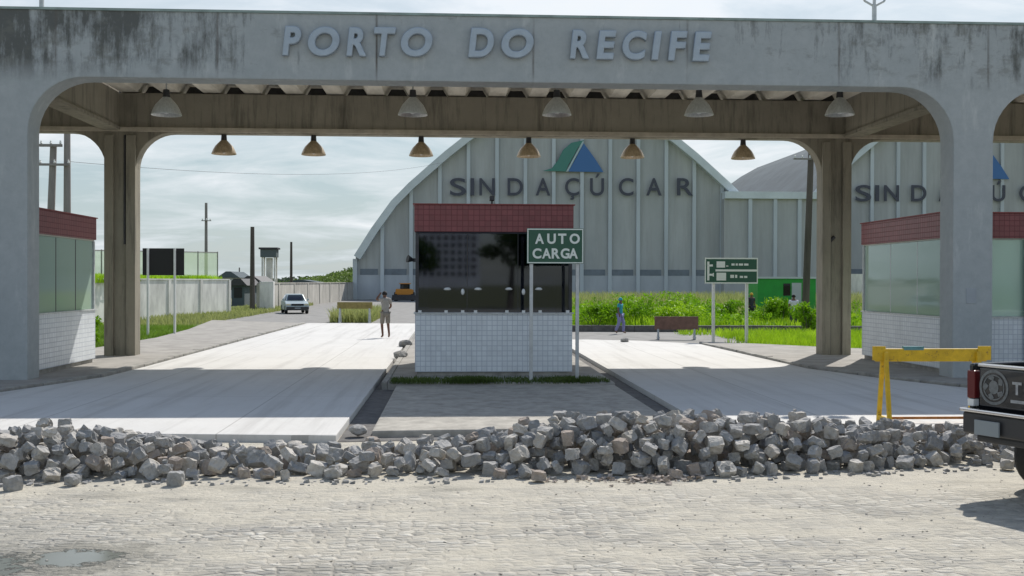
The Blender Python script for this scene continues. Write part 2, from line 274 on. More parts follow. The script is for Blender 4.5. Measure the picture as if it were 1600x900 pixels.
# tiles
def tilemat(name, col, grout, size, var=0.1, rough=0.25, sx=1.0, gw=0.02):
    m = mat(name, col, rough); tc = nd(m, 'ShaderNodeTexCoord'); s = nd(m, 'ShaderNodeSeparateXYZ'); lk(m, tc.outputs['Object'], s.inputs[0])
    hor = math_n(m, 'ADD', s.outputs['X'], s.outputs['Y'])
    c = nd(m, 'ShaderNodeCombineXYZ'); lk(m, hor, c.inputs[0]); lk(m, s.outputs['Z'], c.inputs[1])
    br = nd(m, 'ShaderNodeTexBrick', offset=0.0, squash=1.0); lk(m, c.outputs[0], br.inputs['Vector'])
    br.inputs['Scale'].default_value = 1; br.inputs['Brick Width'].default_value = size*sx; br.inputs['Row Height'].default_value = size; br.inputs['Mortar Size'].default_value = gw; br.inputs['Mortar Smooth'].default_value = 0.1
    br.inputs['Color1'].default_value = (*[x*(1-var) for x in col], 1); br.inputs['Color2'].default_value = (*[min(1, x*(1+var)) for x in col], 1); br.inputs['Mortar'].default_value = (*grout, 1)
    dirt = noise_n(m, map_n(m, (1, 1, 0.5)), 2.5, 8, 0.7)
    cc = mix_n(m, ramp_n(m, dirt, 0.45, 0.8, (0, 0, 0), (0.35, 0.35, 0.35)), br.outputs['Color'], tuple(x*0.6 for x in grout)); lk(m, cc, bsdf(m).inputs['Base Color'])
    bp = nd(m, 'ShaderNodeBump', Strength=0.4, Distance=0.004, invert=True); lk(m, br.outputs['Fac'], bp.inputs['Height']); lk(m, bp.outputs[0], bsdf(m).inputs['Normal'])
    rr = math_n(m, 'ADD', math_n(m, 'MULTIPLY', br.outputs['Fac'], 0.5), rough); lk(m, rr, bsdf(m).inputs['Roughness']); return m
M['tile'] = tilemat('white_wall_tile', (0.70, 0.74, 0.77), (0.50, 0.54, 0.60), 0.11, 0.05, 0.3, gw=0.008)
M['redtile'] = tilemat('red_fascia_tile', (0.20, 0.05, 0.055), (0.14, 0.04, 0.045), 0.12, 0.12, 0.35, 1.0, 0.007)
def glassmat(name, tint, trans, rough=0.02, body=(0.5, 0.6, 0.55), bodyf=0.0):
    m = bpy.data.materials.new(name); m.use_nodes = True; N = m.node_tree.nodes; L = m.node_tree.links; N.clear()
    o = N.new('ShaderNodeOutputMaterial'); t = N.new('ShaderNodeBsdfTransparent'); t.inputs[0].default_value = (*tint, 1)
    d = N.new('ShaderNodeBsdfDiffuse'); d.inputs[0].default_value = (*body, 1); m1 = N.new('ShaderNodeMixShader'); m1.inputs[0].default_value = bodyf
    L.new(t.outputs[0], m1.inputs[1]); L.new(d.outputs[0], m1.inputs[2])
    g = N.new('ShaderNodeBsdfGlossy'); g.inputs['Roughness'].default_value = rough; g.inputs['Color'].default_value = (0.78, 0.86, 1.0, 1); f = N.new('ShaderNodeFresnel'); f.inputs[0].default_value = trans
    m2 = N.new('ShaderNodeMixShader'); L.new(f.outputs[0], m2.inputs[0]); L.new(m1.outputs[0], m2.inputs[1]); L.new(g.outputs[0], m2.inputs[2]); L.new(m2.outputs[0], o.inputs[0]); return m
M['glassdark'] = glassmat('tinted_booth_glass', (0.12, 0.15, 0.28), 1.75, 0.03)
M['glasspale'] = glassmat('brightened_green_glass', (0.90, 0.98, 0.93), 1.6, 0.04, (0.70, 0.92, 0.76), 0.50)  # pale diffuse body stands in for light reflected and seen through the panes
M['carglass'] = glassmat('car_glass', (0.10, 0.12, 0.12), 1.5)
M['interior'] = mat('dark_interior', (0.035, 0.037, 0.055), 0.8, var=0.3, vscale=3)
M['interior_pale'] = mat('cream_interior', (0.50, 0.52, 0.46), 0.8, var=0.1, vscale=3)
M['redpost'] = mat('dark_red_post', (0.20, 0.03, 0.03), 0.5, var=0.2, vscale=4)
M['bluedoor'] = mat('blue_grey_door', (0.32, 0.37, 0.45), 0.55, var=0.15, vscale=3)
m = M['yellow'] = mat('chipped_yellow_paint', (0.62, 0.40, 0.015), 0.5, var=0.2, vscale=7, bump=0.15)
chip = ramp_n(m, noise_n(m, map_n(m, (1, 1, 1), (4, 4, 4)), 16, 8, 0.75), 0.58, 0.64)
lk(m, mix_n(m, math_n(m, 'MULTIPLY', chip, 0.75), bsdf(m).inputs['Base Color'].links[0].from_socket, (0.16, 0.09, 0.04)), bsdf(m).inputs['Base Color'])
M['tealpaint'] = mat('worn_blue_green_paint', (0.10, 0.25, 0.27), 0.6, var=0.3, vscale=14)
M['rust'] = mat('orange_rusty_paint', (0.40, 0.15, 0.03), 0.8, var=0.4, vscale=12)
M['signgreen'] = mat('sign_green', (0.012, 0.085, 0.05), 0.35)
M['signwhite'] = mat('sign_white', (0.70, 0.75, 0.70), 0.4)
M['brownboard'] = mat('brown_board', (0.19, 0.11, 0.09), 0.8, var=0.3, vscale=5)
M['oldyellow'] = mat('faded_yellow_board', (0.26, 0.21, 0.07), 0.8, var=0.3, vscale=5)
M['wallwhite'] = mat('weathered_white_wall', (0.70, 0.69, 0.66), 0.9, var=0.28, vscale=1.3, stretch=(1, 1, 0.35), bump=0.2)
M['wallgrey'] = mat('grey_rendered_wall', (0.45, 0.43, 0.39), 0.9, var=0.3, vscale=1.0, stretch=(1, 1, 0.4), bump=0.2)
m = M['whwall'] = mat('warehouse_wall', (0.43, 0.45, 0.45), 0.85, var=0.13, vscale=0.25, col2=(0.52, 0.535, 0.53), stretch=(1, 1, 0.3), bump=0.2, bscale=2)
b_ = mix_n(m, ramp_n(m, noise_n(m, map_n(m, (1.2, 1.2, 0.08), (2, 2, 2)), 0.9, 8, 0.7), 0.46, 0.72, (0, 0, 0), (0.6, 0.6, 0.6)), bsdf(m).inputs['Base Color'].links[0].from_socket, (0.33, 0.33, 0.32))
lk(m, b_, bsdf(m).inputs['Base Color'])
M['whlow'] = mat('warehouse_lower_wall', (0.46, 0.49, 0.52), 0.85, var=0.13, vscale=0.3, stretch=(1, 1, 0.4))
M['whrib'] = mat('warehouse_rib', (0.53, 0.58, 0.61), 0.8, var=0.12, vscale=0.4, stretch=(1, 1, 0.2))
M['whband'] = mat('warehouse_vent_band', (0.19, 0.22, 0.25), 0.8, var=0.2, vscale=0.8)
M['whroof'] = mat('warehouse_roof_shell', (0.64, 0.70, 0.72), 0.8, var=0.15, vscale=0.3)
M['greyroof'] = mat('dark_grey_roofing', (0.09, 0.115, 0.13), 0.95, var=0.2, vscale=0.3)
M['whtext'] = mat('dark_blue_grey_letter', (0.065, 0.07, 0.095), 0.6)
M['logogreen'] = mat('logo_green', (0.07, 0.24, 0.20), 0.6)
M['logoblue'] = mat('logo_blue', (0.06, 0.17, 0.40), 0.6)
M['logopale'] = mat('logo_pale', (0.45, 0.58, 0.60), 0.6)
M['wood'] = mat('dark_weathered_pole', (0.10, 0.085, 0.075), 0.9, var=0.4, vscale=3, stretch=(1, 1, 0.1))
M['concpole'] = mat('grey_pole', (0.24, 0.22, 0.21), 0.9, var=0.3, vscale=2, stretch=(1, 1, 0.2))
M['mesh'] = None
M['kiosk'] = mat('kiosk_green', (0.01, 0.30, 0.035), 0.5, var=0.15, vscale=1.5)
M['truck'] = mat('dark_truck_paint', (0.012, 0.014, 0.017), 0.22); bsdf(M['truck']).inputs['Coat Weight'].default_value = 0.6
M['emblem'] = mat('dull_grey_print', (0.14, 0.15, 0.155), 0.5, var=0.35, vscale=30)
M['signgrey'] = mat('worn_grey_lettering', (0.30, 0.31, 0.32), 0.5, var=0.3, vscale=30)
M['plate'] = mat('grey_plate', (0.24, 0.27, 0.29), 0.5)
M['taillight'] = mat('red_tail_light', (0.11, 0.010, 0.012), 0.3)
M['orangelens'] = mat('orange_lens', (0.6, 0.18, 0.02), 0.2)
M['bumper'] = mat('dark_plastic_bumper', (0.035, 0.035, 0.038), 0.5)
M['carpaint'] = mat('pale_blue_car_paint', (0.38, 0.45, 0.47), 0.3, 0.3)
M['orange'] = mat('orange_machine_paint', (0.55, 0.22, 0.02), 0.5)
M['skin'] = mat('brown_skin', (0.16, 0.08, 0.05), 0.6)
M['hair'] = mat('black_hair', (0.012, 0.01, 0.01), 0.8)
M['cloth_grey'] = mat('grey_cloth', (0.30, 0.29, 0.27), 0.9, var=0.15, vscale=8)
M['cloth_khaki'] = mat('khaki_cloth', (0.22, 0.20, 0.17), 0.9, var=0.15, vscale=8)
M['cloth_teal'] = mat('teal_cloth', (0.04, 0.32, 0.40), 0.9)
M['cloth_lilac'] = mat('lilac_cloth', (0.26, 0.26, 0.48), 0.9)
M['cloth_white'] = mat('pale_cloth', (0.68, 0.68, 0.76), 0.9)
M['cloth_dark'] = mat('dark_cloth', (0.04, 0.045, 0.06), 0.9)
M['cloth_yellow'] = mat('yellow_cap', (0.6, 0.36, 0.05), 0.9)
M['wet'] = mat('still_water', (0.22, 0.25, 0.23), 0.12, spec=0.7)
M['brick'] = mat('broken_brick', (0.40, 0.34, 0.29), 0.9, var=0.35, vscale=9, bump=0.5)
M['hill'] = mat('hill_ground', (0.07, 0.11, 0.03), 0.95, var=0.4, vscale=0.1)
M['redroof'] = mat('clay_roof', (0.25, 0.11, 0.07), 0.9, var=0.3, vscale=1)
M['apt'] = mat('apartment_wall', (0.46, 0.48, 0.52), 0.85, var=0.2, vscale=0.2)
# see-through chain-link / mesh
def meshmat(name, col, alpha):
    m = bpy.data.materials.new(name); m.use_nodes = True; N = m.node_tree.nodes; L = m.node_tree.links; b = N['Principled BSDF']; b.inputs['Base Color'].default_value = (*col, 1); b.inputs['Roughness'].default_value = 0.8
    t = N.new('ShaderNodeBsdfTransparent'); x = N.new('ShaderNodeMixShader'); x.inputs[0].default_value = alpha; o = [n for n in N if n.type == 'OUTPUT_MATERIAL'][0]
    L.new(t.outputs[0], x.inputs[1]); L.new(b.outputs[0], x.inputs[2]); L.new(x.outputs[0], o.inputs[0]); return m
M['mesh'] = meshmat('pale_green_netting', (0.55, 0.72, 0.42), 0.6)

# granite sett tones
def stonemat(name, c0, c1):
    m = mat(name, c0, 0.95, bump=0.9, bscale=26, spec=0.25); oi = nd(m, 'ShaderNodeObjectInfo')
    geo = nd(m, 'ShaderNodeNewGeometry')
    k = math_n(m, 'FRACT', math_n(m, 'ADD', oi.outputs['Random'], geo.outputs['Random Per Island']))
    c = mix_n(m, k, c0, c1); n = noise_n(m, map_n(m), 14, 8, 0.7)
    c = mix_n(m, ramp_n(m, noise_n(m, map_n(m, (1, 1, 1), (3, 3, 3)), 7, 5, 0.6), 0.5, 0.68, (0, 0, 0), (0.6, 0.6, 0.6)), c, (0.43, 0.40, 0.34))
    lk(m, mix_n(m, ramp_n(m, n, 0.42, 0.75, (0, 0, 0), (0.7, 0.7, 0.7)), c, tuple(x*0.5 for x in c0)), bsdf(m).inputs['Base Color']); return m
M['st_grey'] = stonemat('grey_granite', (0.26, 0.265, 0.27), (0.47, 0.455, 0.43))
M['st_pale'] = stonemat('pale_granite', (0.44, 0.41, 0.37), (0.60, 0.57, 0.52))
M['st_brown'] = stonemat('reddish_granite', (0.31, 0.265, 0.23), (0.42, 0.36, 0.31))

# ------------------------------------------------------------ text
def text_meshes(txt, size, depth, bevel=0.0, offset=0.0, spacing=1.0, sx=1.0, shear=0.0):
    """one mesh per letter, laid out on the local x axis, standing in the xz plane and facing -y"""
    out = []; x = 0.0
    for ch in txt:
        if ch == ' ': x += size*0.55*sx*spacing; continue
        cu = bpy.data.curves.new('glyph', 'FONT'); cu.body = ch; cu.size = size; cu.extrude = depth/2; cu.bevel_depth = bevel; cu.offset = offset; cu.bevel_resolution = 1; cu.resolution_u = 6; cu.shear = shear
        o = bpy.data.objects.new('glyph', cu); C.objects.link(o); bpy.context.view_layer.update()
        dg = bpy.context.evaluated_depsgraph_get(); me = bpy.data.meshes.new_from_object(o.evaluated_get(dg)); bpy.data.objects.remove(o); bpy.data.curves.remove(cu)
        xs = [v.co.x for v in me.vertices]; x0, x1 = min(xs), max(xs)
        for v in me.vertices: v.co = Vector(((v.co.x-x0)*sx, -v.co.z, v.co.y))
        out.append((me, x, (x1-x0)*sx)); x += (x1-x0)*sx+size*0.18*spacing
    return out, x
def put_letter(me, x, y, z, m, parent, name='letter', sc_=(1, 1, 1)):
    me.materials.clear(); me.materials.append(m); me.name = name
    o = bpy.data.objects.new(name, me); C.objects.link(o); o.parent = parent; o.location = Vector((x, y, z))-parent_world(parent); o.scale = sc_; return o

# ------------------------------------------------------------ the setting: ground, road, lanes
structure(MB().grid(-900, 900, -600, 1500, 12, 14, lambda x, y: 0.0).build('ground', M['earth'], fixn=False))
structure(MB().add([(-60, -40, .006), (60, -40, .006), (60, 15.6, .006), (-60, 15.6, .006)], [(0, 1, 2, 3)]).build('cobbled_forecourt', M['cobble'], fixn=False))
# asphalt behind the lanes
structure(MB().add([(-12.6, 54, .01), (-1.6, 54, .01), (-1.6, 38.0, .01), (40, 38.0, .01), (40, 47.0, .01), (5, 47.5, .01), (4.2, 60, .01), (6, 131, .01), (-13, 131, .01), (-13.0, 100, .01)],
     [(0, 1, 2, 3, 4, 5, 6, 7, 8, 9)]).build('road', M['asphalt'], fixn=False))
structure(MB().prism([(-7.5, 15.45), (-1.57, 14.85), (-1.57, 54.2), (-7.2, 54.6), (-7.46, 27.0), (-7.55, 24.0), (-8.6, 20.2), (-11.5, 16.6), (-12.5, 15.6)], -0.15, 0.11, 'z').build('concrete_lane', M['slab'], bevel=0.012))
structure(MB().prism([(3.73, 15.5), (12.5, 15.4), (11.6, 19.0), (10.15, 21.3), (9.4, 23.2), (8.62, 26.0), (8.5, 30.3), (8.35, 36.6), (6.6, 38.4), (4.9, 39.2), (3.75, 39.2)], -0.15, 0.11, 'z').build('concrete_lane', M['slab'], bevel=0.012))
# median between the lanes
structure(MB().add([(-1.56, 14.9, .012), (3.72, 15.4, .012), (3.72, 39, .012), (-1.56, 39, .012)], [(0, 1, 2, 3)]).build('soil', M['soil'], fixn=False))
structure(MB().prism([(-1.12, 15.3), (3.3, 15.6), (3.3, 22.0), (-1.12, 22.0)], -0.1, 0.11, 'z').build('median_paving', M['cobble_old'], bevel=0.03))
structure(MB().prism([(-1.3, 22.0), (3.3, 21.9), (3.4, 37.5), (-1.35, 38.5)], -0.1, 0.16, 'z').build('traffic_island', M['walk'], bevel=0.03))
# sidewalks and kerbs
def kerb_run(pts, wd, z0, z1):
    mb = MB(); ln = 0.9
    for (x0, y0), (x1, y1) in zip(pts[:-1], pts[1:]):
        a = Vector((x0, y0, 0)); b = Vector((x1, y1, 0)); d = (b-a); n = max(1, int(d.length/ln)); per = d.normalized(); side = Vector((-per.y, per.x, 0))*wd/2
        for i in range(n):
            p = a+d*(i/n)+per*0.008; q = a+d*((i+1)/n)-per*0.008; j = random.uniform(-.012, .012); k = side.normalized()*random.uniform(-.012, .012)
            mb.add([p-side+k+Vector((0, 0, z0)), p+side+k+Vector((0, 0, z0)), q+side+k+Vector((0, 0, z0)), q-side+k+Vector((0, 0, z0)),
                    p-side+k+Vector((0, 0, z1+j)), p+side+k+Vector((0, 0, z1+j)), q+side+k+Vector((0, 0, z1+j)), q-side+k+Vector((0, 0, z1+j))],
                   [(0,3,2,1),(4,5,6,7),(0,1,5,4),(1,2,6,5),(2,3,7,6),(3,0,4,7)])
    return mb
lk_pts = [(-12.6, 15.8), (-11.6, 16.8), (-8.72, 20.2), (-7.68, 24.0), (-7.6, 27.0), (-7.5, 40), (-7.34, 54.0)]
structure(kerb_run(lk_pts, 0.2, -0.1, 0.17).build('kerb', M['kerb'], bevel=0.02))
structure(MB().prism([(-12.7, 15.8), (-11.7, 16.8), (-8.83, 20.2), (-7.79, 24.0), (-7.71, 27.0), (-7.61, 40), (-7.45, 54.0), (-12.6, 58), (-11.2, 47), (-10.7, 40), (-11.0, 32), (-30, 31), (-30, 15.8)], -0.1, 0.14, 'z').build('sidewalk', M['walk']))
rk_pts = [(12.7, 15.6), (11.75, 19.05), (10.28, 21.4), (9.52, 23.3), (8.74, 26.0), (8.62, 30.3), (8.47, 36.6)]
structure(kerb_run(rk_pts, 0.2, -0.1, 0.17).build('kerb', M['kerb'], bevel=0.02))
structure(MB().prism([(12.8, 15.6), (40, 15.6), (40, 33.5), (12.5, 33.5), (10.2, 36), (8.55, 37.3), (8.59, 36.6), (8.73, 30.3), (8.85, 26.0), (9.6, 23.4), (10.35, 21.45), (11.85, 19.1)], -0.1, 0.14, 'z').build('sidewalk', M['walk']))
structure(MB().prism([(-1.42, 22.0), (-1.3, 22.0), (-1.35, 38.5), (-1.48, 38.5)], -0.1, 0.17, 'z').build('kerb', M['kerb'], bevel=0.015))
structure(kerb_run([(5.2, 47.6), (13.5, 47.0), (26, 46.4), (40, 46)], 0.3, -0.1, 0.30).build('kerb', M['soil'], bevel=0.02))
# puddles
def blob(cx, cy, rx, ry, z, seed, name, m):
    rr = random.Random(seed); n = 40; ph = [rr.uniform(0, 6.28) for _ in range(5)]
    pts = []
    for i in range(n):
        t = 2*math.pi*i/n; k = 1+sum(0.13/(j+1)*math.sin((j+2)*t+ph[j]) for j in range(5))
        pts.append((cx+rx*k*math.cos(t), cy+ry*k*math.sin(t), z))
    return MB().add(pts, [tuple(range(n))]).build(name, m, fixn=False)
# ------------------------------------------------------------ the entrance gate
GF, GD = 23.03, 0.66
def frame_outline(x_ends, cols, zt, zbm, r, base=-0.2, n=10, rz=None):
    """one outline: beam on columns with quarter-ellipse haunches"""
    rz = rz or r; pts = [(x_ends[0], zt), (x_ends[1], zt)]
    cols = sorted(cols)
    cur = [(x_ends[1], zbm)]
    for i in range(len(cols)-1, -1, -1):
        a, b = cols[i]
        # coming from the right: haunch down to b, column, haunch up from a
        if b < x_ends[1]-0.01:
            cur += [(b+r-r*math.sin(t)*1.0, zbm-rz+rz*math.cos(t)) for t in [math.pi/2*k/n for k in range(n+1)]]
        else: cur = []
        cur += [(b, base), (a, base)]
        if a > x_ends[0]+0.01:
            cur += [(a-r+r*math.sin(t), zbm-rz+rz*math.cos(t)) for t in [math.pi/2*k/n for k in range(n, -1, -1)]]
    pts += cur
    if cols[0][0] > x_ends[0]+0.01: pts.append((x_ends[0], zbm))
    return pts
gate = empty('entrance_gate', (0.9, GF, 0), 'long weathered concrete entrance gate with rounded openings spanning both lanes', 'gate')
fr = MB().prism(frame_outline((-24.6, 27.4), [(-24.6, -23.7), (-9.65, -8.78), (10.84, 11.72), (26.5, 27.4)], 7.81, 6.42, 1.15), GF, GF+GD)
fr.build('front_frame', M['gate'], gate, bevel=0.025)
MB().box(-24.7, 27.5, GF-0.03, GF+GD+0.03, 7.80, 7.85).build('parapet_cap', mat('green_stained_cap', (0.26, 0.33, 0.31), 0.9, var=0.3, vscale=2), gate)
GB = 30.5
bk = MB().prism(frame_outline((-24.6, 27.4), [(-24.6, -23.8), (-9.53, -8.71), (10.51, 11.33), (26.6, 27.4)], 7.37, 6.28, 1.0), GB, GB+0.45)
bk.build('rear_frame', M['raw'], gate, bevel=0.02)
lip = MB().box(-23.8, 26.6, GB-0.07, GB, 6.30, 6.42); lip.build('beam_ledge', mat('underlit_concrete_ledge', (0.42, 0.38, 0.31), 0.9, var=0.2), gate, bevel=0.01)  # ledge colour lightened to carry the light from below
for cx in (-9.12, 10.92):
    p = MB()
    p.box(cx-0.42, cx-0.17, GB-0.10, GB-0.002, -0.2, 6.2); p.box(cx+0.17, cx+0.42, GB-0.10, GB-0.002, -0.2, 6.2)
    p.build('pilaster', M['raw'], gate, bevel=0.015)
p = MB().cyl((10.75, GB-0.03, 0.1), (10.75, GB-0.03, 3.4), 0.028); p.cyl((10.75, GB-0.03, 3.38), (10.87, GB-0.03, 3.5), 0.05); p.build('conduit', M['darksteel'], gate)
p = MB().cyl((-9.0, GB-0.03, 3.2), (-9.0, GB-0.03, 6.2), 0.03); p.build('conduit', M['darksteel'], gate)
for x0, x1 in ((-9.55, -9.16), (11.18, 11.6)):
    tb = MB().box(x0, x1, GF+GD, GB-0.003, 6.4, 7.70); tb.build('cross_beam', M['raw'], gate, bevel=0.015)
    MB().box(x0-0.05, x1+0.05, GF+GD, GB-0.072, 6.34, 6.43).build('beam_ledge', M['raw'], gate)
for a0, a1 in ((-23.8, -9.57), (-9.14, 11.16), (11.62, 26.6)):
    pr = 1.09; n = int((a1-a0)/pr); pr = (a1-a0)/n; prof = []
    for i in range(n):
        x = a0+i*pr
        prof += [(x, 7.40), (x+pr*0.42, 7.40), (x+pr*0.56, 7.65), (x+pr*0.86, 7.65)]
    prof.append((a1, 7.40)); th = 0.02
    rf = MB(); k = len(prof); yf, yb = GF+GD, GB+0.72
    rf.add([(x, yf, z) for x, z in prof]+[(x, yb, z) for x, z in prof]+[(x, yf, z+th) for x, z in prof]+[(x, yb, z+th) for x, z in prof],
           [(i, i+1, k+i+1, k+i) for i in range(k-1)]+[(2*k+i, 3*k+i, 3*k+i+1, 2*k+i+1) for i in range(k-1)]+[(k+i, k+i+1, 3*k+i+1, 3*k+i) for i in range(k-1)])
    rf.build('roof_sheet', M['fibre'], gate, fixn=False)
MB().box(-23.8, 26.6, GB+0.60, GB+0.70, 7.38, 7.66).build('roof_closure', M['darksteel'], gate)
MB().box(11.13, 11.36, GF-0.012, GF+0.01, 1.75, 2.08).build('cover_plate', mat('grey_cover_plate', (0.34, 0.37, 0.40), 0.6, var=0.1), gate, bevel=0.006)
# raised letters, measured one by one from the beam
spans = [('P', 441, 471, 40, 88), ('O', 481, 531, 41, 89), ('R', 541, 573, 42, 89), ('T', 584, 619, 42, 89), ('O', 626, 676, 42, 90), ('D', 731, 772, 43, 91), ('O', 783, 834, 44, 92),
         ('R', 890, 921, 46, 93), ('E', 931, 963, 47, 94), ('C', 972, 1011, 47, 95), ('I', 1017, 1034, 48, 95), ('F', 1043, 1074, 48, 96), ('E', 1081, 1112, 49, 97)]
for ch, x0, x1, y0, y1 in spans:
    (g_, ), _ = text_meshes(ch, 0.9, 0.07, 0.02, 0.022, shear=0.13)
    me = g_[0]; xs = [v.co.x for v in me.vertices]; zs = [v.co.z for v in me.vertices]
    a = at(x0, y1-1, GF-0.08); b = at(x1, y0+1, GF-0.08); fx = (b.x-a.x)/(max(xs)-min(xs)); fz = (b.z-a.z)/(max(zs)-min(zs))
    mz = min(zs); mxx = min(xs)
    for v in me.vertices: v.co = Vector(((v.co.x-mxx)*fx, v.co.y, (v.co.z-mz)*fz))
    put_letter(me, a.x, GF-0.07, a.z, M['letter'], gate)
    pn = MB(); xx = a.x+(b.x-a.x)*0.5
    pn.cyl((xx, GF+0.01, a.z+0.1), (xx, GF-0.04, a.z+0.1), 0.012)

# pendant lamps
def lamp(name, loc, drop, rad, hgt, m, label, group):
    t = empty(name, loc, label, 'lamp', group)
    s = MB().lathe([(0.07, hgt), (0.10, hgt*0.93), (rad*0.45, hgt*0.80), (rad*0.72, hgt*0.55), (rad*0.88, hgt*0.3), (rad, 0.02), (rad, 0), (rad*0.97, 0.0), (rad*0.84, hgt*0.3), (rad*0.68, hgt*0.52), (rad*0.42, hgt*0.76), (0.06, hgt*0.88)], (0, 0, 0), 24)
    s.build('lamp_shade', m, t, smooth=True, world=False, fixn=False)
    g = MB().cyl((0, 0, hgt*0.96), (0, 0, hgt+0.16), 0.085, 0.07, 14); g.build('gear_box', M['darksteel'], t, world=False)
    r_ = MB().cyl((0, 0, hgt+0.15), (0, 0, drop), 0.018, n=8); r_.build('rod', M['steel'], t, world=False)
    b = MB().lathe([(0.0, 0.02), (0.05, 0.04), (0.065, 0.09), (0.05, 0.15), (0.03, hgt*0.75)], (0, 0, 0), 12); b.build('bulb', M['white'], t, world=False, smooth=True, fixn=False)
    return t
rear_x = [350, 490, 658, 826, 988, 1161]; rear_l = ['tarnished dome lamp under the rear beam, first from the left arch', 'tarnished dome lamp under the rear beam, second from the left arch', 'tarnished dome lamp under the rear beam, above the rising warehouse roof',
  'tarnished dome lamp under the rear beam, just left of the green and blue logo', 'tarnished dome lamp under the rear beam, just right of the green and blue logo', 'tarnished dome lamp under the rear beam, nearest the right arch']
P0 = None
for px, lb in zip(rear_x, rear_l):
    c = at(px, 246, GB+0.25); c.z = 5.73
    if P0 is None: P0 = o = lamp('pendant_lamp', c, 0.58, 0.34, 0.40, M['shade_brown'], lb, 'dome lamps under the rear beam')
    else: o = copy_tree(P0); o.location = c; o['label'] = lb
front_x = [260, 645, 870, 1092, 1312]; front_l = ['grey cone lamp under the gate roof beside the left cross beam', 'grey cone lamp under the gate roof below the second O of PORTO', 'grey cone lamp under the gate roof below the gap before RECIFE',
  'grey cone lamp under the gate roof below the last letters of RECIFE', 'grey cone lamp under the gate roof beside the right cross beam']
P1 = None
for i, (px, lb) in enumerate(zip(front_x, front_l)):
    c = at(px, 180, 25.2)
    if P1 is None: P1 = o = lamp('pendant_lamp', c, 7.42-c.z, 0.34, 0.42, M['shade_grey'], lb, 'cone lamps under the gate roof')
    else: o = copy_tree(P1); o.location = c; o['label'] = lb
# twin floodlight masts on the parapet
for px, lb, ln in ((65, 'small twin-arm light mast on the left part of the gate top', 1.0), (1366, 'small twin-arm light mast on the right part of the gate top', 1.0)):
    c = at(px, 30, GF+0.3); t = empty('light_mast', (c.x, GF+0.3, 7.85), lb, 'light mast', 'twin-arm light masts on the gate top')
    MB().cyl((0, 0, 0), (0, 0, 0.42), 0.05, n=10).cyl((0, 0, 0.4), (0, 0, 0.75), 0.035, n=10).build('pole', M['steel'], t, world=False)
    for s in (-1, 1):
        MB().cyl((0, 0, 0.38), (s*0.22, 0, 0.50), 0.025, n=8).cyl((s*0.22, 0, 0.50), (s*0.3, 0, 0.66), 0.022, n=8).build('arm', M['steel'], t, world=False)
        MB().prism([(-0.13+s*0.36, 0.64), (0.13+s*0.36, 0.64), (0.17+s*0.36, 0.86), (-0.17+s*0.36, 0.86)], -0.1, 0.1).build('floodlight', M['shade_grey'], t, world=False, bevel=0.01)

# ------------------------------------------------------------ booths
def booth(x0, x1, y0, y1, label, zs=(0.15, 1.5, 3.27, 3.85), glass=None, interior=None, extras=None):
    z0, z1, z2, z3 = zs; t = empty('ticket_booth', ((x0+x1)/2, (y0+y1)/2, z0), label, 'booth', 'ticket booths under the gate')
    i_ = 0.06
    MB().box(x0+0.05, x1-0.05, y0+0.05, y1-0.05, z0-0.1, z0+0.1).build('plinth', M['kerb'], t, bevel=0.01)
    b = MB(); th = 0.15
    b.box(x0, x1, y0, y0+th, z0+0.1, z1); b.box(x0, x1, y1-th, y1, z0+0.1, z1); b.box(x0, x0+th, y0+th, y1-th, z0+0.1, z1); b.box(x1-th, x1, y0+th, y1-th, z0+0.1, z1)
    b.build('tiled_base', M['tile'], t, fixn=True)
    MB().box(x0+0.16, x1-0.16, y0+0.16, y1-0.16, z0+0.1, z0+0.14).build('floor', M['walk'], t)
    MB().box(x0-0.03, x1+0.03, y0-0.03, y1+0.03, z1, z1+0.03).build('sill', M['steel'], t, bevel=0.004)
    f = MB(); f.box(x0-0.02, x1+0.02, y0-0.03, y1+0.03, z2, z3); f.build('fascia', M['redtile'], t, bevel=0.01)
    MB().box(x0+0.02, x1-0.02, y0+0.02, y1-0.02, z2-0.03, z2-0.002).build('ceiling', interior, t)
    MB().box(x0-0.05, x1+0.05, y0-0.06, y1+0.06, z3, z3+0.025).build('roof_flashing', M['redpost'], t)
    g0, g1 = z1+0.035, z2-0.034
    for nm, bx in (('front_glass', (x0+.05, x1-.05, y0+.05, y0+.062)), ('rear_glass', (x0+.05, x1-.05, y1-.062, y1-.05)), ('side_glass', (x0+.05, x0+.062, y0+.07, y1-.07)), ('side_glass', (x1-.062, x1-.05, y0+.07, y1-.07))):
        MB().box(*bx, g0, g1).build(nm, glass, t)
    c = MB()
    for cx in (x0+.04, x1-.04):
        for cy in (y0+.04, y1-.04): c.box(cx-.035, cx+.035, cy-.035, cy+.035, g0, g1)
    c.build('corner_post', M['darksteel'] if glass is M['glassdark'] else M['steel'], t)
    return t
bx0, bx1, by0, by1 = -0.80, 2.60, 23.5, 27.6
tb = booth(bx0, bx1, by0, by1, 'ticket booth with dark glass on the middle island between the lanes', glass=M['glassdark'], interior=M['interior'])
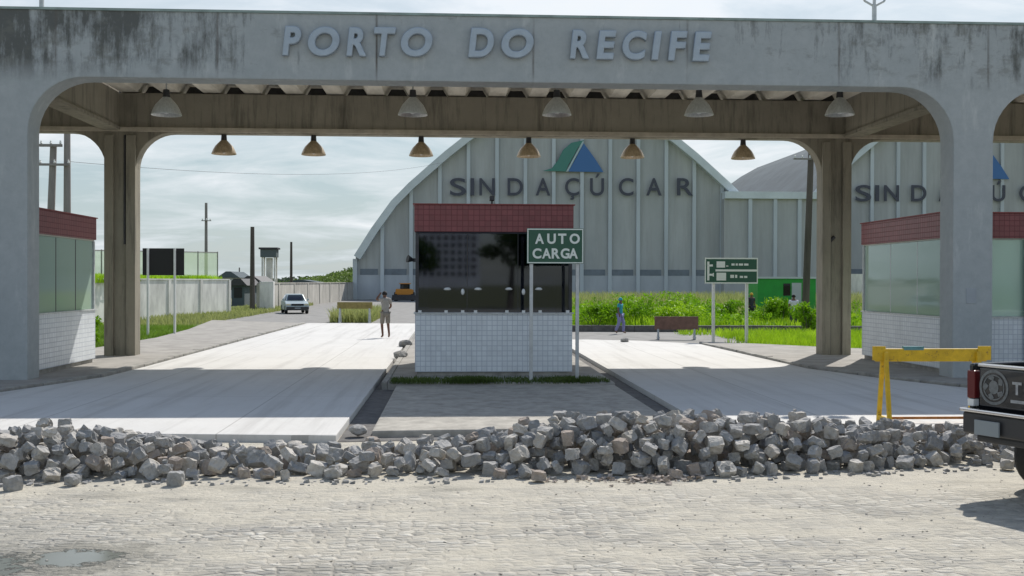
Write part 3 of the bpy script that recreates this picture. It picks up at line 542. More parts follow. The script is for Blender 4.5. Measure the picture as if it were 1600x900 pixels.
# dark back wall inside, post, desk, chair
MB().box(bx0+.2, bx1-1.0, by1-.45, by1-.4, 0.3, 3.2).build('inner_wall', M['interior'], tb)
MB().box(2.25, 2.42, 23.62, 23.74, 1.54, 3.2).build('red_jamb', M['redpost'], tb)
MB().box(-0.3, 2.0, 24.1, 24.8, 1.15, 1.2).box(-0.2, -0.1, 24.2, 24.7, 0.3, 1.15).box(1.8, 1.9, 24.2, 24.7, 0.3, 1.15).build('desk', M['brownboard'], tb)
MB().box(1.35, 1.95, 25.4, 25.5, 2.4, 3.1).build('notice_board', M['black'], tb)
def clip(px, py, kind):
    p = at(px, py, by0); q = MB()
    if kind == 0: q.lathe([(0, 0.04), (0.045, 0.035), (0.085, 0.0), (0.05, -0.02), (0, -0.02)], (p.x, by0+.03, p.z), 12)
    elif kind == 1: q.lathe([(0, 0.07), (0.028, 0.05), (0.04, 0.0), (0.03, -0.05), (0, -0.07)], (p.x, by0+.03, p.z), 12)
    else: q.box(p.x-.035, p.x+.035, by0-.02, by0+.05, p.z-.03, p.z+.03)
    q.build('glass_clip', M['white'], tb, fixn=True, smooth=kind < 2)
for px, py, k in ((699, 452, 0), (723, 456, 1), (747, 452, 0), (795, 452, 0), (818, 456, 1), (842, 452, 0)): clip(px, py, k)
for px in (656, 697, 723, 743, 792, 818, 844, 887): clip(px, 487, 2)
for x in (0.32, 1.42):
    MB().box(x-.006, x+.006, by0+.04, by0+.068, 1.54, 3.23).build('glass_joint', M['darksteel'], tb)
# small camera on roof and thin antenna
t = empty('roof_camera', (0.86, 23.8, 3.875), 'small dark camera housing on the roof edge of the middle booth', 'camera')
MB().cyl((0, 0, 0), (0, 0, .1), .02, n=8).build('bracket', M['darksteel'], t, world=False); MB().box(-.05, .05, -.12, .1, .09, .19).build('housing', M['darksteel'], t, world=False, bevel=0.012)
t = empty('wall_siren', (-0.83, 23.7, 2.66), 'small dark horn speaker on the left corner of the middle booth', 'speaker')
MB().cyl((-.02, 0, .0), (-.14, -.05, .03), .03, .085, 14).build('horn', M['darksteel'], t, world=False); MB().box(-.03, .03, -.02, .02, -.04, .04).build('bracket', M['darksteel'], t, world=False)

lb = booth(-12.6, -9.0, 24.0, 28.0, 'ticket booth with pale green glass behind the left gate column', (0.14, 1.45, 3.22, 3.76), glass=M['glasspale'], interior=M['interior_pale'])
for y in (25.4, 26.7): MB().box(-9.075, -9.045, y-.02, y+.02, 1.49, 3.18).build('glass_joint', M['darksteel'], lb)
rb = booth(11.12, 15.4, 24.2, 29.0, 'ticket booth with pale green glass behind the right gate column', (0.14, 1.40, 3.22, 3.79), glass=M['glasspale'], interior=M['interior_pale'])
for y in (25.6, 27.2): MB().box(11.165, 11.195, y-.015, y+.015, 1.45, 3.18).build('glass_joint', M['steel'], rb)
MB().box(13.05, 15.42, 24.12, 24.19, 0.16, 3.2).build('panel_wall', M['bluedoor'], rb)
dr = MB().box(13.35, 14.25, 24.06, 24.115, 0.2, 2.5); dr = dr.build('door', M['bluedoor'], rb, bevel=0.006)
MB().box(14.1, 14.2, 24.03, 24.058, 1.2, 1.26).build('handle', M['steel'], dr)
MB().box(13.3, 14.3, 24.04, 24.1, 2.66, 2.95).build('vent_grille', M['darksteel'], rb)
MB().box(12.0, 14.8, 25.6, 26.0, 0.3, 1.3).build('desk', M['interior_pale'], rb)

# ------------------------------------------------------------ signs
t = empty('road_sign', (2.06, 22.2, 0.16), 'green AUTO CARGA sign on two pale posts before the middle booth', 'sign')
a = at(823, 412, 22.1); b = at(912, 357, 22.1)
bd = MB().box(a.x, b.x, 22.08, 22.11, a.z, b.z).build('sign_board', M['signgreen'], t, bevel=0.01)
e = 0.022; x0, x1, z0, z1 = a.x, b.x, a.z, b.z
MB().box(x0+.01, x1-.01, 22.072, 22.079, z0+.01, z0+.01+e).box(x0+.01, x1-.01, 22.072, 22.079, z1-.01-e, z1-.01).box(x0+.01, x0+.01+e, 22.072, 22.079, z0+.01+e, z1-.01-e).box(x1-.01-e, x1-.01, 22.072, 22.079, z0+.01+e, z1-.01-e).build('border', M['signwhite'], t)
for txt, pxs, py0, py1 in (('AUTO', (836, 850, 855, 868.5, 872, 885, 890, 906), 365, 381), ('CARGA', (832, 846, 847, 861, 862, 875, 876, 890, 889, 903), 388, 404)):
    for i, ch in enumerate(txt):
        (g_, ), _ = text_meshes(ch, 0.3, 0.006, 0, 0.010); me = g_[0]
        p = at(pxs[2*i], py1, 22.07); q = at(pxs[2*i+1], py0, 22.07); xs = [v.co.x for v in me.vertices]; zs = [v.co.z for v in me.vertices]
        sx_, sz_ = (q.x-p.x)/(max(xs)-min(xs)), (q.z-p.z)/(max(zs)-min(zs)); mx0, mz0 = min(xs), min(zs)
        for v in me.vertices: v.co = Vector(((v.co.x-mx0)*sx_, v.co.y, (v.co.z-mz0)*sz_))
        put_letter(me, p.x, 22.072, p.z, M['signwhite'], t)
for px in (830, 902):
    x = hx(px, 22.15); MB().box(x-.035, x+.035, 22.115, 22.17, 0.1, b.z-.05).build('post', M['steel'], t, bevel=0.006)
# direction sign on the right
Y = 38.6; t = empty('direction_sign', (hx(1141, Y), Y, 0), 'green and white direction sign on two posts right of the right lane', 'sign')
a = at(1101, 443, Y); b = at(1184, 403, Y)
MB().box(a.x, b.x, Y-.02, Y+.02, a.z, b.z).build('sign_board', M['signgreen'], t)
f_ = MB(); z0, z1, x0, x1 = a.z, b.z, a.x, b.x; y0, y1 = Y-.027, Y-.021
def sr(u0, v0, u1, v1, mb, yy=0): mb.box(x0+(x1-x0)*u0, x0+(x1-x0)*u1, y0-yy, y1, z0+(z1-z0)*v0, z0+(z1-z0)*v1)
sr(0, 0, 1, .05, f_); sr(0, .95, 1, 1, f_); sr(0, .05, .02, .95, f_); sr(.98, .05, 1, .95, f_); sr(.2, .47, .98, .55, f_)
f_.build('border', M['signwhite'], t)
f_ = MB()
sr(.045, .12, .085, .85, f_); sr(.085, .30, .15, .38, f_); sr(.085, .66, .15, .74, f_); sr(.15, .27, .17, .41, f_)
sr(.22, .62, .38, .86, f_); sr(.40, .66, .44, .70, f_); sr(.5, .70, .56, .78, f_); sr(.58, .70, .62, .78, f_); sr(.64, .70, .72, .78, f_); sr(.74, .70, .82, .78, f_)
sr(.22, .12, .40, .42, f_); sr(.48, .22, .55, .34, f_); sr(.57, .22, .61, .34, f_); sr(.66, .22, .72, .30, f_); sr(.74, .22, .80, .30, f_)
f_.build('legend', M['signwhite'], t)
for px in (1115, 1167):
    x = hx(px, Y+.05); MB().box(x-.05, x+.05, Y+.022, Y+.12, -.1, b.z).build('post', M['white'], t, bevel=0.006)
# dark backed sign on the left
Y = 43; t = empty('road_sign', (hx(254, Y), Y, 0), 'large sign seen from its black back on two white posts by the left wall', 'sign')
a = at(222, 430, Y); b = at(287, 388, Y)
MB().box(a.x, b.x, Y+.06, Y+.10, a.z, b.z).build('sign_board', M['black'], t)
for px in (231, 273):
    x = hx(px, Y); MB().box(x-.04, x+.04, Y-.03, Y+.05, -.1, b.z-.01).build('post', M['white'], t, bevel=0.006)

# ------------------------------------------------------------ trestle barriers
def trestle(name, x0, x1, y, zg, ztop, bh, spread, m, mleg, label, lw=0.09, rail=True, rz=0, patch=False):
    t = empty(name, ((x0+x1)/2, y, zg), label, 'barrier', rz=rz); hw = (x1-x0)/2
    MB().box(-hw, hw, -0.03, 0.03, ztop-bh, ztop).build('crossbar', m, t, world=False, bevel=0.008)
    for s in (-1, 1):
        xx = s*(hw-0.14)
        for q in (-1, 1): MB().bar((xx+q*(0.0 if patch else 0.03), q*spread, 0), (xx+q*(0.0 if patch else 0.012), q*0.045, ztop-bh+0.02 if not patch else ztop-0.05), lw, lw*0.8).build('leg', mleg, t, world=False, bevel=0.006)
        MB().bar((xx, -spread*0.92, 0.08), (xx, spread*0.92, 0.08), 0.05).build('foot_brace', mleg, t, world=False)
    if rail: MB().bar((-hw+0.14, 0, 0.08), (hw-0.14, 0, 0.08), 0.035).build('bottom_rail', M['rust'] if patch else mleg, t, world=False)
    return t
Y = 15.8; x0 = hx(1368, Y); x1 = hx(1541, Y)
ty = trestle('trestle_barrier', x0, x1, Y, 0.11, 1.11, 0.19, 0.21, M['yellow'], M['yellow'], lw=0.062, label='bright yellow trestle barrier standing behind the stones beside the pickup', patch=True)
MB().box(-0.42, -0.12, -0.036, 0.036, 1.09, 1.145).build('worn_patch', M['tealpaint'], ty, world=False)
for s in (-1, 1): MB().box(s*(0.80)-0.1, s*0.80+0.1, -0.045, -0.031, 0.94, 1.15).build('end_plate', M['yellow'], ty, world=False, bevel=0.004)
Y = 41.0; trestle('trestle_barrier', hx(1023, Y), hx(1091, Y), Y, 0.01, 0.88, 0.5, 0.22, M['brownboard'], M['steel'], 'brown board barrier with metal legs at the far end of the right lane', lw=0.07, rail=False)
Y = 56.0; trestle('trestle_barrier', hx(527, Y), hx(582, Y), Y, 0.01, 1.12, 0.34, 0.22, M['oldyellow'], M['steel'], 'faded yellowish board barrier at the far end of the left lane', lw=0.06, rail=False)

# ------------------------------------------------------------ heap of granite setts
def sett_mesh(seed):
    rr = random.Random(seed); sc__ = rr.uniform(.72, 1.08); sx, sy, sz = rr.uniform(.075, .112)*sc__, rr.uniform(.065, .095)*sc__, rr.uniform(.052, .085)*sc__
    bm = bmesh.new(); bmesh.ops.create_cube(bm, size=2)
    for v in bm.verts: v.co = Vector((v.co.x*sx*rr.uniform(.70, 1.04), v.co.y*sy*rr.uniform(.70, 1.04), v.co.z*sz*rr.uniform(.74, 1.04)))
    bmesh.ops.subdivide_edges(bm, edges=bm.edges, cuts=2, use_grid_fill=True)
    for v in bm.verts:
        n = v.co.normalized(); v.co += Vector((rr.uniform(-1, 1), rr.uniform(-1, 1), rr.uniform(-1, 1)))*0.011
        k = (abs(v.co.x)/sx)+(abs(v.co.y)/sy)+(abs(v.co.z)/sz)
        if k > 1.9: v.co *= 1-0.13*(k-1.9)
    bmesh.ops.recalc_face_normals(bm, faces=bm.faces)
    me = bpy.data.meshes.new('granite_sett'); bm.to_mesh(me); bm.free(); return me, (sx*.95, sy*.95, sz*.95)
variants = [sett_mesh(s) for s in range(24)]
res = 0.025; gx0, gx1, gy0, gy1 = -7.6, 8.6, 11.3, 15.2
nx, ny = int((gx1-gx0)/res), int((gy1-gy0)/res); Hm = np.zeros((nx, ny))
kx = [-7.6, -5.2, -4.5, -4.0, -3.4, -2.8, -1.4, -0.6, 0.2, 0.9, 1.5, 2.6, 3.2, 4.5, 5.2, 6.1, 6.8, 8.6]
kz = [.46, .48, .46, .40, .34, .23, .19, .22, .30, .44, .52, .56, .54, .46, .38, .36, .24, .12]
kf = [11.75, 11.75, 11.95, 11.98, 11.95, 11.9, 11.9, 12.0, 12.0, 12.05, 12.1, 11.95, 12.0, 12.2, 12.35, 12.5, 12.55, 12.55]
def want(x, y):
    h = np.interp(x, kx, kz); f = np.interp(x, kx, kf); s = y-f
    if s < 0 or s > 2.25: return -1
    return h*min(1, s/0.62)**0.62*min(1, (2.25-s)/0.95)
rg = random.Random(5); placed = []; fails = 0
xsr = np.arange(-8, 9)*res
while fails < 420 and len(placed) < 1500:
    best = None
    for _ in range(14):
        x = rg.uniform(gx0+.3, gx1-.3); y = rg.uniform(11.7, 14.9); wv = want(x, y)
        if wv < 0: continue
        ix, iy = int((x-gx0)/res), int((y-gy0)/res)
        if ix < 9 or iy < 9 or ix > nx-10 or iy > ny-10: continue
        d = wv-Hm[ix-3:ix+4, iy-3:iy+4].mean()
        if best is None or d > best[0]: best = (d, x, y, ix, iy, wv)
    if best is None or best[0] < 0.035: fails += 1; continue
    d, x, y, ix, iy, wv = best; vi = rg.randrange(len(variants)); hs = variants[vi][1]; cand = None
    for _ in range(6):
        e_ = Euler((rg.gauss(0, .55)+rg.choice((0, 0, math.pi/2)), rg.gauss(0, .55), rg.uniform(0, 6.28))); Rm = e_.to_matrix()
        X, Yg = np.meshgrid(xsr, xsr, indexing='ij'); lo = np.full(X.shape, -9.); hi = np.full(X.shape, 9.)
        for k in range(3):
            n = Rm.col[k]
            for s in (1, -1):
                nx_, ny_, nz_ = n.x*s, n.y*s, n.z*s; rhs = hs[k]-nx_*X-ny_*Yg
                if nz_ > 1e-4: hi = np.minimum(hi, rhs/nz_)
                elif nz_ < -1e-4: lo = np.maximum(lo, rhs/nz_)
        ok = hi > lo; sub = Hm[ix-8:ix+9, iy-8:iy+9]
        if not ok.any(): continue
        dz = (sub-lo)[ok].max(); void = (dz+lo-sub)[ok].mean(); top = dz+hi[ok].max()
        sc_ = void+max(0, top-wv-.05)*1.5
        if cand is None or sc_ < cand[0]: cand = (sc_, dz, e_, ok, hi, top)
    if cand is None or cand[5] > wv+0.13: fails += 1; continue
    _, dz, e_, ok, hi, top = cand; sub = Hm[ix-8:ix+9, iy-8:iy+9]; sub[ok] = np.maximum(sub[ok], (dz+hi)[ok])
    placed.append((gx0+(ix+.5)*res, gy0+(iy+.5)*res, dz-0.012, e_, vi))
# a few that rolled off
for (x, y) in ((-4.58, 11.62), (-4.05, 11.85), (-2.95, 11.83), (0.95, 11.88), (6.5, 12.4)):
    placed.append((x, y, 0.075, Euler((rg.gauss(0, .1), rg.gauss(0, .1), rg.uniform(0, 6))), rg.randrange(24)))
print('setts placed', len(placed))
# which show largest: near and high on their column, inside the view
def vis(p):
    x, y, z = p[:3]; ix, iy = int((x-gx0)/res), int((y-gy0)/res)
    # ray towards the camera against the height map
    v = Vector((0-x, 0-y, 2.2-z)); v /= v.length; blocked = 0
    for k in range(1, 24):
        q = Vector((x, y, z+.05))+v*(0.09+0.03*k); jx, jy = int((q.x-gx0)/res), int((q.y-gy0)/res)
        if 0 <= jx < nx and 0 <= jy < ny and Hm[jx, jy] > q.z: blocked += 1
    px = math.atan2(x, y)-0.0548; off = 3 if abs(px) > 0.452 else 0
    return blocked/6+off+max(0, y-12)*0.15
placed.sort(key=vis); indiv = placed[:300]; rest = placed[300:]
tone_w = lambda r_: 'st_pale' if r_ < .17 else ('st_brown' if r_ < .29 else 'st_grey')
mcache = {}
tn = {'st_grey': 'grey', 'st_pale': 'pale', 'st_brown': 'reddish'}
def where(x, y, z):
    side = 'before the left lane' if x < -1.7 else ('before the middle island' if x < 3.5 else ('before the right lane' if x < 5.9 else 'beside the pickup'))
    sp_ = [(-5.0, 'at the far left end'), (-4.2, 'under the left gate column'), (-3.3, 'below the left booth'), (-2.4, 'before the left lane'), (-1.5, 'before the left ditch'), (-.4, 'left of the middle booth'), (.7, 'below the middle booth'), (1.7, 'below the AUTO CARGA sign'), (2.7, 'right of the AUTO CARGA sign'), (3.7, 'before the right ditch'), (4.6, 'before the right lane'), (5.5, 'below the yellow barrier'), (9, 'beside the pickup')]
    side = next(n_ for m_, n_ in sp_ if x < m_)
    return ('at the foot of the heap' if z < 0.14 else ('midway up the heap' if z < 0.30 else 'on the crest of the heap'))+' '+side
    lvl = 'at the foot of the long heap' if z < 0.14 else ('in the middle of the long heap' if z < 0.32 else 'near the crest of the long heap')
    return lvl+' '+side
for x, y, z, e_, vi in indiv:
    tone = tone_w(rg.random()); key = (vi, tone)
    if key not in mcache:
        me = variants[vi][0].copy(); me.materials.append(M[tone]); mcache[key] = me
    o = bpy.data.objects.new('granite_sett', mcache[key]); C.objects.link(o); o.location = (x, y, z); o.rotation_euler = e_
    up_ = max(abs(e_.to_matrix()[2][k]) for k in range(3)); pose_ = 'flat' if up_ > .93 else ('tilted' if up_ > .78 else 'cornerwise')
    vol_ = variants[vi][1][0]*variants[vi][1][1]*variants[vi][1][2]; size_ = 'small ' if vol_ < 3.3e-4 else ('large ' if vol_ > 5e-4 else '')
    tag(o, size_+pose_+' '+tn[tone]+' block '+where(x, y, z), 'paving stone', 'loose granite blocks in the heap across the lanes')
mbs = MB(); tones = [M['st_grey'], M['st_pale'], M['st_brown']]
for x, y, z, e_, vi in rest:
    me = variants[vi][0]; Rm = e_.to_matrix(); T = Vector((x, y, z)); mbs.mi = {'st_grey': 0, 'st_pale': 1, 'st_brown': 2}[tone_w(rg.random())]
    mbs.add([Rm @ v.co+T for v in me.vertices], [tuple(p.vertices) for p in me.polygons])
if rest: tag(mbs.build('granite_setts', tones, fixn=False), 'remaining granite blocks deep in and behind the long heap across the lanes', 'paving stones', kind='stuff')
# chips and shards at the foot and in the gaps
mbc = MB()
for i in range(600):
    x = rg.uniform(-7, 8.2); f_ = np.interp(x, kx, kf); y = f_+rg.gauss(-.02, .12) if i % 2 else f_+rg.uniform(0, 2.2); s_ = rg.uniform(.008, .034)
    ix, iy = int((x-gx0)/res), int((y-gy0)/res)
    if not (2 < ix < nx-3 and 2 < iy < ny-3): continue
    z0_ = Hm[ix-1:ix+2, iy-1:iy+2].min()
    pts = [(x+a_*s_*rg.uniform(.6, 1.2), y+b_*s_*rg.uniform(.5, 1), z0_+(.0 if c_ < 0 else s_*rg.uniform(.6, 1.5))) for a_, b_, c_ in ((-1,-1,-1),(1,-1,-1),(1,1,-1),(-1,1,-1),(-1,-1,1),(1,-1,1),(1,1,1),(-1,1,1))]
    mbc.add(pts, [(0,3,2,1),(4,5,6,7),(0,1,5,4),(1,2,6,5),(2,3,7,6),(3,0,4,7)])
tag(mbc.build('stone_chips', M['st_grey']), 'small broken chips lying in and before the heap of granite blocks', 'stone chips', kind='stuff')
# broken brick and mortar spilled in front
mbk = MB()
for i in range(110):
    x = rg.gauss(2.05, .38); y = 12.02-abs(rg.gauss(0, .16)); s = rg.uniform(.012, .05)
    if x > 2.9: continue
    pts = [(x+rg.uniform(-s, s)*1.3, y+rg.uniform(-s, s), 0.006+rg.uniform(0, s*1.3)) for _ in range(8)]
    mbk.add(pts, [(0,3,2,1),(4,5,6,7),(0,1,5,4),(1,2,6,5),(2,3,7,6),(3,0,4,7)])
tag(mbk.build('rubble', M['brick']), 'spill of broken brick and mortar before the heap', 'rubble', kind='stuff')
# scattered chips on the forecourt
mbk = MB()
for i in range(900):
    y = 8+5.2*rg.random()**1.3; x = rg.uniform(-.6, .62)*y+0.3; s = rg.uniform(.004, .016)
    pts = [(x+rg.uniform(-s, s)*1.3, y+rg.uniform(-s, s), 0.004+rg.uniform(0, s)) for _ in range(8)]
    mbk.add(pts, [(0,3,2,1),(4,5,6,7),(0,1,5,4),(1,2,6,5),(2,3,7,6),(3,0,4,7)])
tag(mbk.build('gravel', M['st_pale']), 'small stone chips scattered over the sunlit cobbles', 'gravel', kind='stuff')
# larger concrete lumps in the gap beside the left slab
for i, (x, y, s, lbl) in enumerate(((-1.32, 15.35, .13, 'blue grey lump of concrete in the ditch by the left slab corner'), (-1.4, 29.5, .2, 'dark lump of rubble on the island edge left of the booth'), (-1.5, 35.0, .24, 'dark broken kerb piece on the island edge farther up the left lane'), (6.0, 37.6, .16, 'small dark lump lying at the far end of the right lane'))):
    bm = bmesh.new(); bmesh.ops.create_icosphere(bm, subdivisions=2, radius=s)
    for v in bm.verts: v.co *= rg.uniform(.82, 1.1); v.co.z *= .62
    me = bpy.data.meshes.new('rubble_lump'); bm.to_mesh(me); bm.free(); me.materials.append(M['st_grey'])
    o = bpy.data.objects.new('rubble_lump', me); C.objects.link(o); o.location = (x, y, (.11 if i == 0 else .2 if i < 3 else .17)); tag(o, lbl, 'rubble')

# ------------------------------------------------------------ vegetation
def leaves(name, clumps, n, size, m, parent=None, asp=0.45, seed=1, flat=0.0, up=0.0):
    """clumps: (cx,cy,cz,rx,ry,rz): leaf-sized faces spread through the volume, uneven density"""
    rr = np.random.RandomState(seed); V = []; w_ = np.array([c[3]*c[4]*c[5] for c in clumps])**0.67; w_ /= w_.sum()
    idx = rr.choice(len(clumps), n, p=w_); cl = np.array(clumps)[idx]
    d = rr.normal(size=(n, 3)); d /= np.linalg.norm(d, axis=1)[:, None]; r = rr.uniform(0.25, 1.08, n)**0.6
    P = cl[:, :3]+d*cl[:, 3:6]*r[:, None]; P[:, 2] = np.maximum(P[:, 2], 0.03)
    a = rr.normal(size=(n, 3)); a[:, 2] = a[:, 2]*(1-flat)+up; a /= np.linalg.norm(a, axis=1)[:, None]
    b = np.cross(a, rr.normal(size=(n, 3))); b /= np.linalg.norm(b, axis=1)[:, None]
    s = size*rr.uniform(.55, 1.35, n)[:, None]; A = a*s; B = b*s*asp
    V = np.stack([P-A, P-B*.9, P+A, P+B*.9], 1).reshape(-1, 3); off = np.array(parent_world(parent)) if parent else np.zeros(3)
    me = bpy.data.meshes.new(name); F = np.arange(4*n).reshape(-1, 4); me.from_pydata((V-off).tolist(), [], F.tolist()); me.materials.append(m)
    o = bpy.data.objects.new(name, me); C.objects.link(o); o.parent = parent; return o
def grass(name, region, n, h, m, label, seed=1, wd=0.02, fn=None, kind='stuff', z0=0.0):
    rr = random.Random(seed); V = []; F = []; (x0, x1, y0, y1) = region; k = 0; tries = 0
    while k < n and tries < n*8:
        tries += 1
        x = rr.uniform(x0, x1); y = y0+(y1-y0)*rr.random()
        d = 1.0 if fn is None else fn(x, y)
        if d <= 0 or rr.random() > d: continue
        hh = h*rr.uniform(.45, 1.15)*(0.5+0.5*d); a = rr.uniform(0, 6.28); lx, ly = rr.gauss(0, hh*.28), rr.gauss(0, hh*.28); w_ = wd*rr.uniform(.6, 1.3)
        dx, dy = math.cos(a)*w_, math.sin(a)*w_; i = len(V)
        V += [(x-dx, y-dy, z0-.02), (x+dx, y+dy, z0-.02), (x+dx*.7+lx*.4, y+dy*.7+ly*.4, z0+hh*.6), (x-dx*.7+lx*.4, y-dy*.7+ly*.4, z0+hh*.6), (x+lx, y+ly, z0+hh)]
        F += [(i, i+1, i+2, i+3), (i+3, i+2, i+4)]; k += 1
    me = bpy.data.meshes.new(name); me.from_pydata(V, [], F); me.materials.append(m); o = bpy.data.objects.new(name, me); C.objects.link(o); return tag(o, label, 'grass', kind=kind)
# grass ground sheets
structure(MB().add([(5.2, 47.7, .02), (60, 46.2, .02), (60, 128, .02), (6.8, 128, .02), (5.0, 62, .02)], [(0, 1, 2, 3, 4)]).build('grass_field', M['grassbase'], fixn=False))
structure(MB().add([(9.6, 36.4, .02), (12.6, 33.6, .02), (40, 33.6, .02), (40, 37.9, .02), (9.2, 37.9, .02)], [(0, 1, 2, 3, 4)]).build('grass_verge', M['grassbase'], fixn=False))
structure(MB().add([(-30, 31.1, .02), (-11.1, 32.1, .02), (-10.8, 40, .02), (-11.3, 47, .02), (-12.7, 58, .02), (-13.2, 100, .02), (-40, 100, .02)], [(0, 1, 2, 3, 4, 5, 6)]).build('grass_verge', M['grassbase'], fixn=False))
# tall weeds of the right-hand field
def fld(x, y):
    if x > 13.2 and y < 75: return .25
    s = math.sin(x*.7+y*.31)+math.sin(x*.23-y*.6+1.3)+math.sin(x*1.7+.4)*.5; return .55+.18*s
grass('tall_weeds', (5.3, 30, 48, 62), 24000, .85, M['weed'], 'tall bright green weeds filling the field before the warehouse', 11, .022, fld)
grass('dry_weeds', (5.6, 46, 62, 100), 20000, 1.5, M['weeddry'], 'paler dry tall weeds at the back of the field by the warehouse', 12, .04, lambda x, y: .8 if x < y*.245+1.5 or y > 80 else .15)
grass('verge_grass', (9.4, 22, 33.9, 45.8), 16000, .40, M['weed'], 'yellow green grass on the verge beside the right rear column', 13, .014, lambda x, y: (0 if (x < 10.6 and y > 37.8) or (x-9.4) < (38-y)*.6 and y < 38 else .8) if y < 44 else .5)
grass('verge_grass', (-17, -10.9, 33, 52), 15000, .20, M['lowgrass'], 'bright short grass between the left sidewalk and the white wall', 14, .012, lambda x, y: .9 if (x < -11.2-(max(0, y-46))*.13 and x > -11.2-(y-28)*.3) else 0)
grass('verge_weeds', (-16.5, -9.5, 52, 100), 9000, .42, M['weeddry'], 'straggling weeds along the foot of the left walls', 15, .03, lambda x, y: .6 if x < -12.5 and x > -17 else 0)
grass('island_grass', (-1.25, 3.2, 21.9, 23.3), 8000, .11, M['dullgrass'], 'dark green grass strip along the front of the middle island', 16, .006, lambda x, y: max(0, (.8-(y-22)*.65)*(.35+.65*abs(math.sin(x*1.7+.8)+.5*math.sin(x*4.3)))), z0=.16)
grass('wall_top_weeds', (-24.5, -15.2, 55, 74), 7000, .55, M['weed'], 'weeds showing above the long white wall', 17, .03, lambda x, y: .7 if abs((x+18.0)-(y-55)*.165+1.2) < .7 else 0, z0=2.1)
grass('verge_weeds', (hx(522, 60), hx(585, 60), 57.5, 68), 3500, .8, M['weeddry'], 'yellowish weeds behind the faded board barrier at the end of the left lane', 31, .03, lambda x, y: .9)
rq = random.Random(77); uc = []
for i in range(260):
    y = rq.uniform(48.5, 84); x = rq.uniform(5.8, .235*y+1.2) if i % 5 else rq.uniform(.24*y, .42*y); hh = rq.choice((.5, .7, .9, 1.3))*rq.uniform(.7, 1.2)*(1 if i % 5 else .7)
    for k in range(3): uc.append((x+rq.gauss(0, .5), y+rq.gauss(0, .4), hh*rq.uniform(.3, .8), rq.uniform(.25, .6), rq.uniform(.25, .5), hh*rq.uniform(.2, .4)))
tag(leaves('undergrowth', uc, 42000, .095, M['leaf'], seed=78), 'leafy rounded undergrowth mixed through the field of weeds', 'undergrowth', kind='stuff')
# leafy lumps in the field: separate bushes
bush_defs = [  # px, ground py, height, width, seed, leaf m, label
 (931, 517, 1.35, 2.2, 21, 'leaf', 'round leafy bush in the field just right of the middle booth'),
 (985, 515, 1.75, 1.9, 22, 'leaf', 'darker bush directly behind the person in teal'),
 (1040, 514, 1.2, 2.8, 23, 'weed', 'low bright bush behind the brown barrier'),
 (1082, 512, 1.3, 2.2, 24, 'weed', 'low bright bush left of the direction sign'),
 (1136, 506, 1.45, 2.0, 25, 'leaf', 'dark round bush seen between the posts of the direction sign'),
 (1200, 512, 1.75, 1.7, 26, 'leaf', 'leafy bush in front of the left end of the green kiosk'),
 (1222, 510, 1.5, 1.4, 27, 'leaf', 'bush between the kiosk and the person in the pale shirt'),
 (1262, 522, 1.5, 1.3, 28, 'leaf', 'bush at the left foot of the right rear column'),
]
for px, py, h, wd, sd, mk, lb_ in bush_defs:
    p = Vector(ray(px, py)); tt = -2.2/p.z; x, y = p.x*tt, p.y*tt; rr = random.Random(sd)
    t = empty('bush', (x, y, 0), lb_, 'bush', 'bushes in the field')
    cl = [(x+rr.gauss(0, wd*.22), y+rr.gauss(0, wd*.2), h*rr.uniform(.25, .78), wd*rr.uniform(.14, .26), wd*rr.uniform(.14, .26), h*rr.uniform(.14, .26)) for _ in range(11)]
    leaves('foliage', cl, 1500, .085, M[mk], t, seed=sd)
    st_ = MB()
    for k in range(6): st_.cyl((x, y, -.05), (x+rr.gauss(0, wd*.2), y+rr.gauss(0, wd*.15), h*rr.uniform(.5, .85)), .022, .008, 5)
    st_.build('stem', M['wood'], t)
for x, y, h, wd, sd, lb_ in ((14.1, 34.6, 2.0, 1.7, 41, 'tall leafy bush between the right rear column and the right booth'), (15.5, 35.6, 1.6, 1.8, 42, 'lower leafy bush behind the glass of the right booth'), (-13.9, 37.0, 1.9, 2.6, 43, 'leafy bush seen through the glass of the left booth'), (-12.4, 37.6, 1.1, 1.3, 44, 'small bush left of the left rear column')):
    rr = random.Random(sd); t = empty('bush', (x, y, 0), lb_, 'bush', 'bushes beside the booths')
    cl = [(x+rr.gauss(0, wd*.22), y+rr.gauss(0, wd*.2), h*rr.uniform(.2, .8), wd*rr.uniform(.14, .26), wd*rr.uniform(.14, .26), h*rr.uniform(.12, .24)) for _ in range(13)]
    leaves('foliage', cl, 2200, .075, M['leaf'], t, seed=sd)
    st_ = MB()
    for k in range(6): st_.cyl((x, y, -.05), (x+rr.gauss(0, wd*.2), y+rr.gauss(0, wd*.15), h*rr.uniform(.5, .85)), .022, .008, 5)
    st_.build('stem', M['wood'], t)

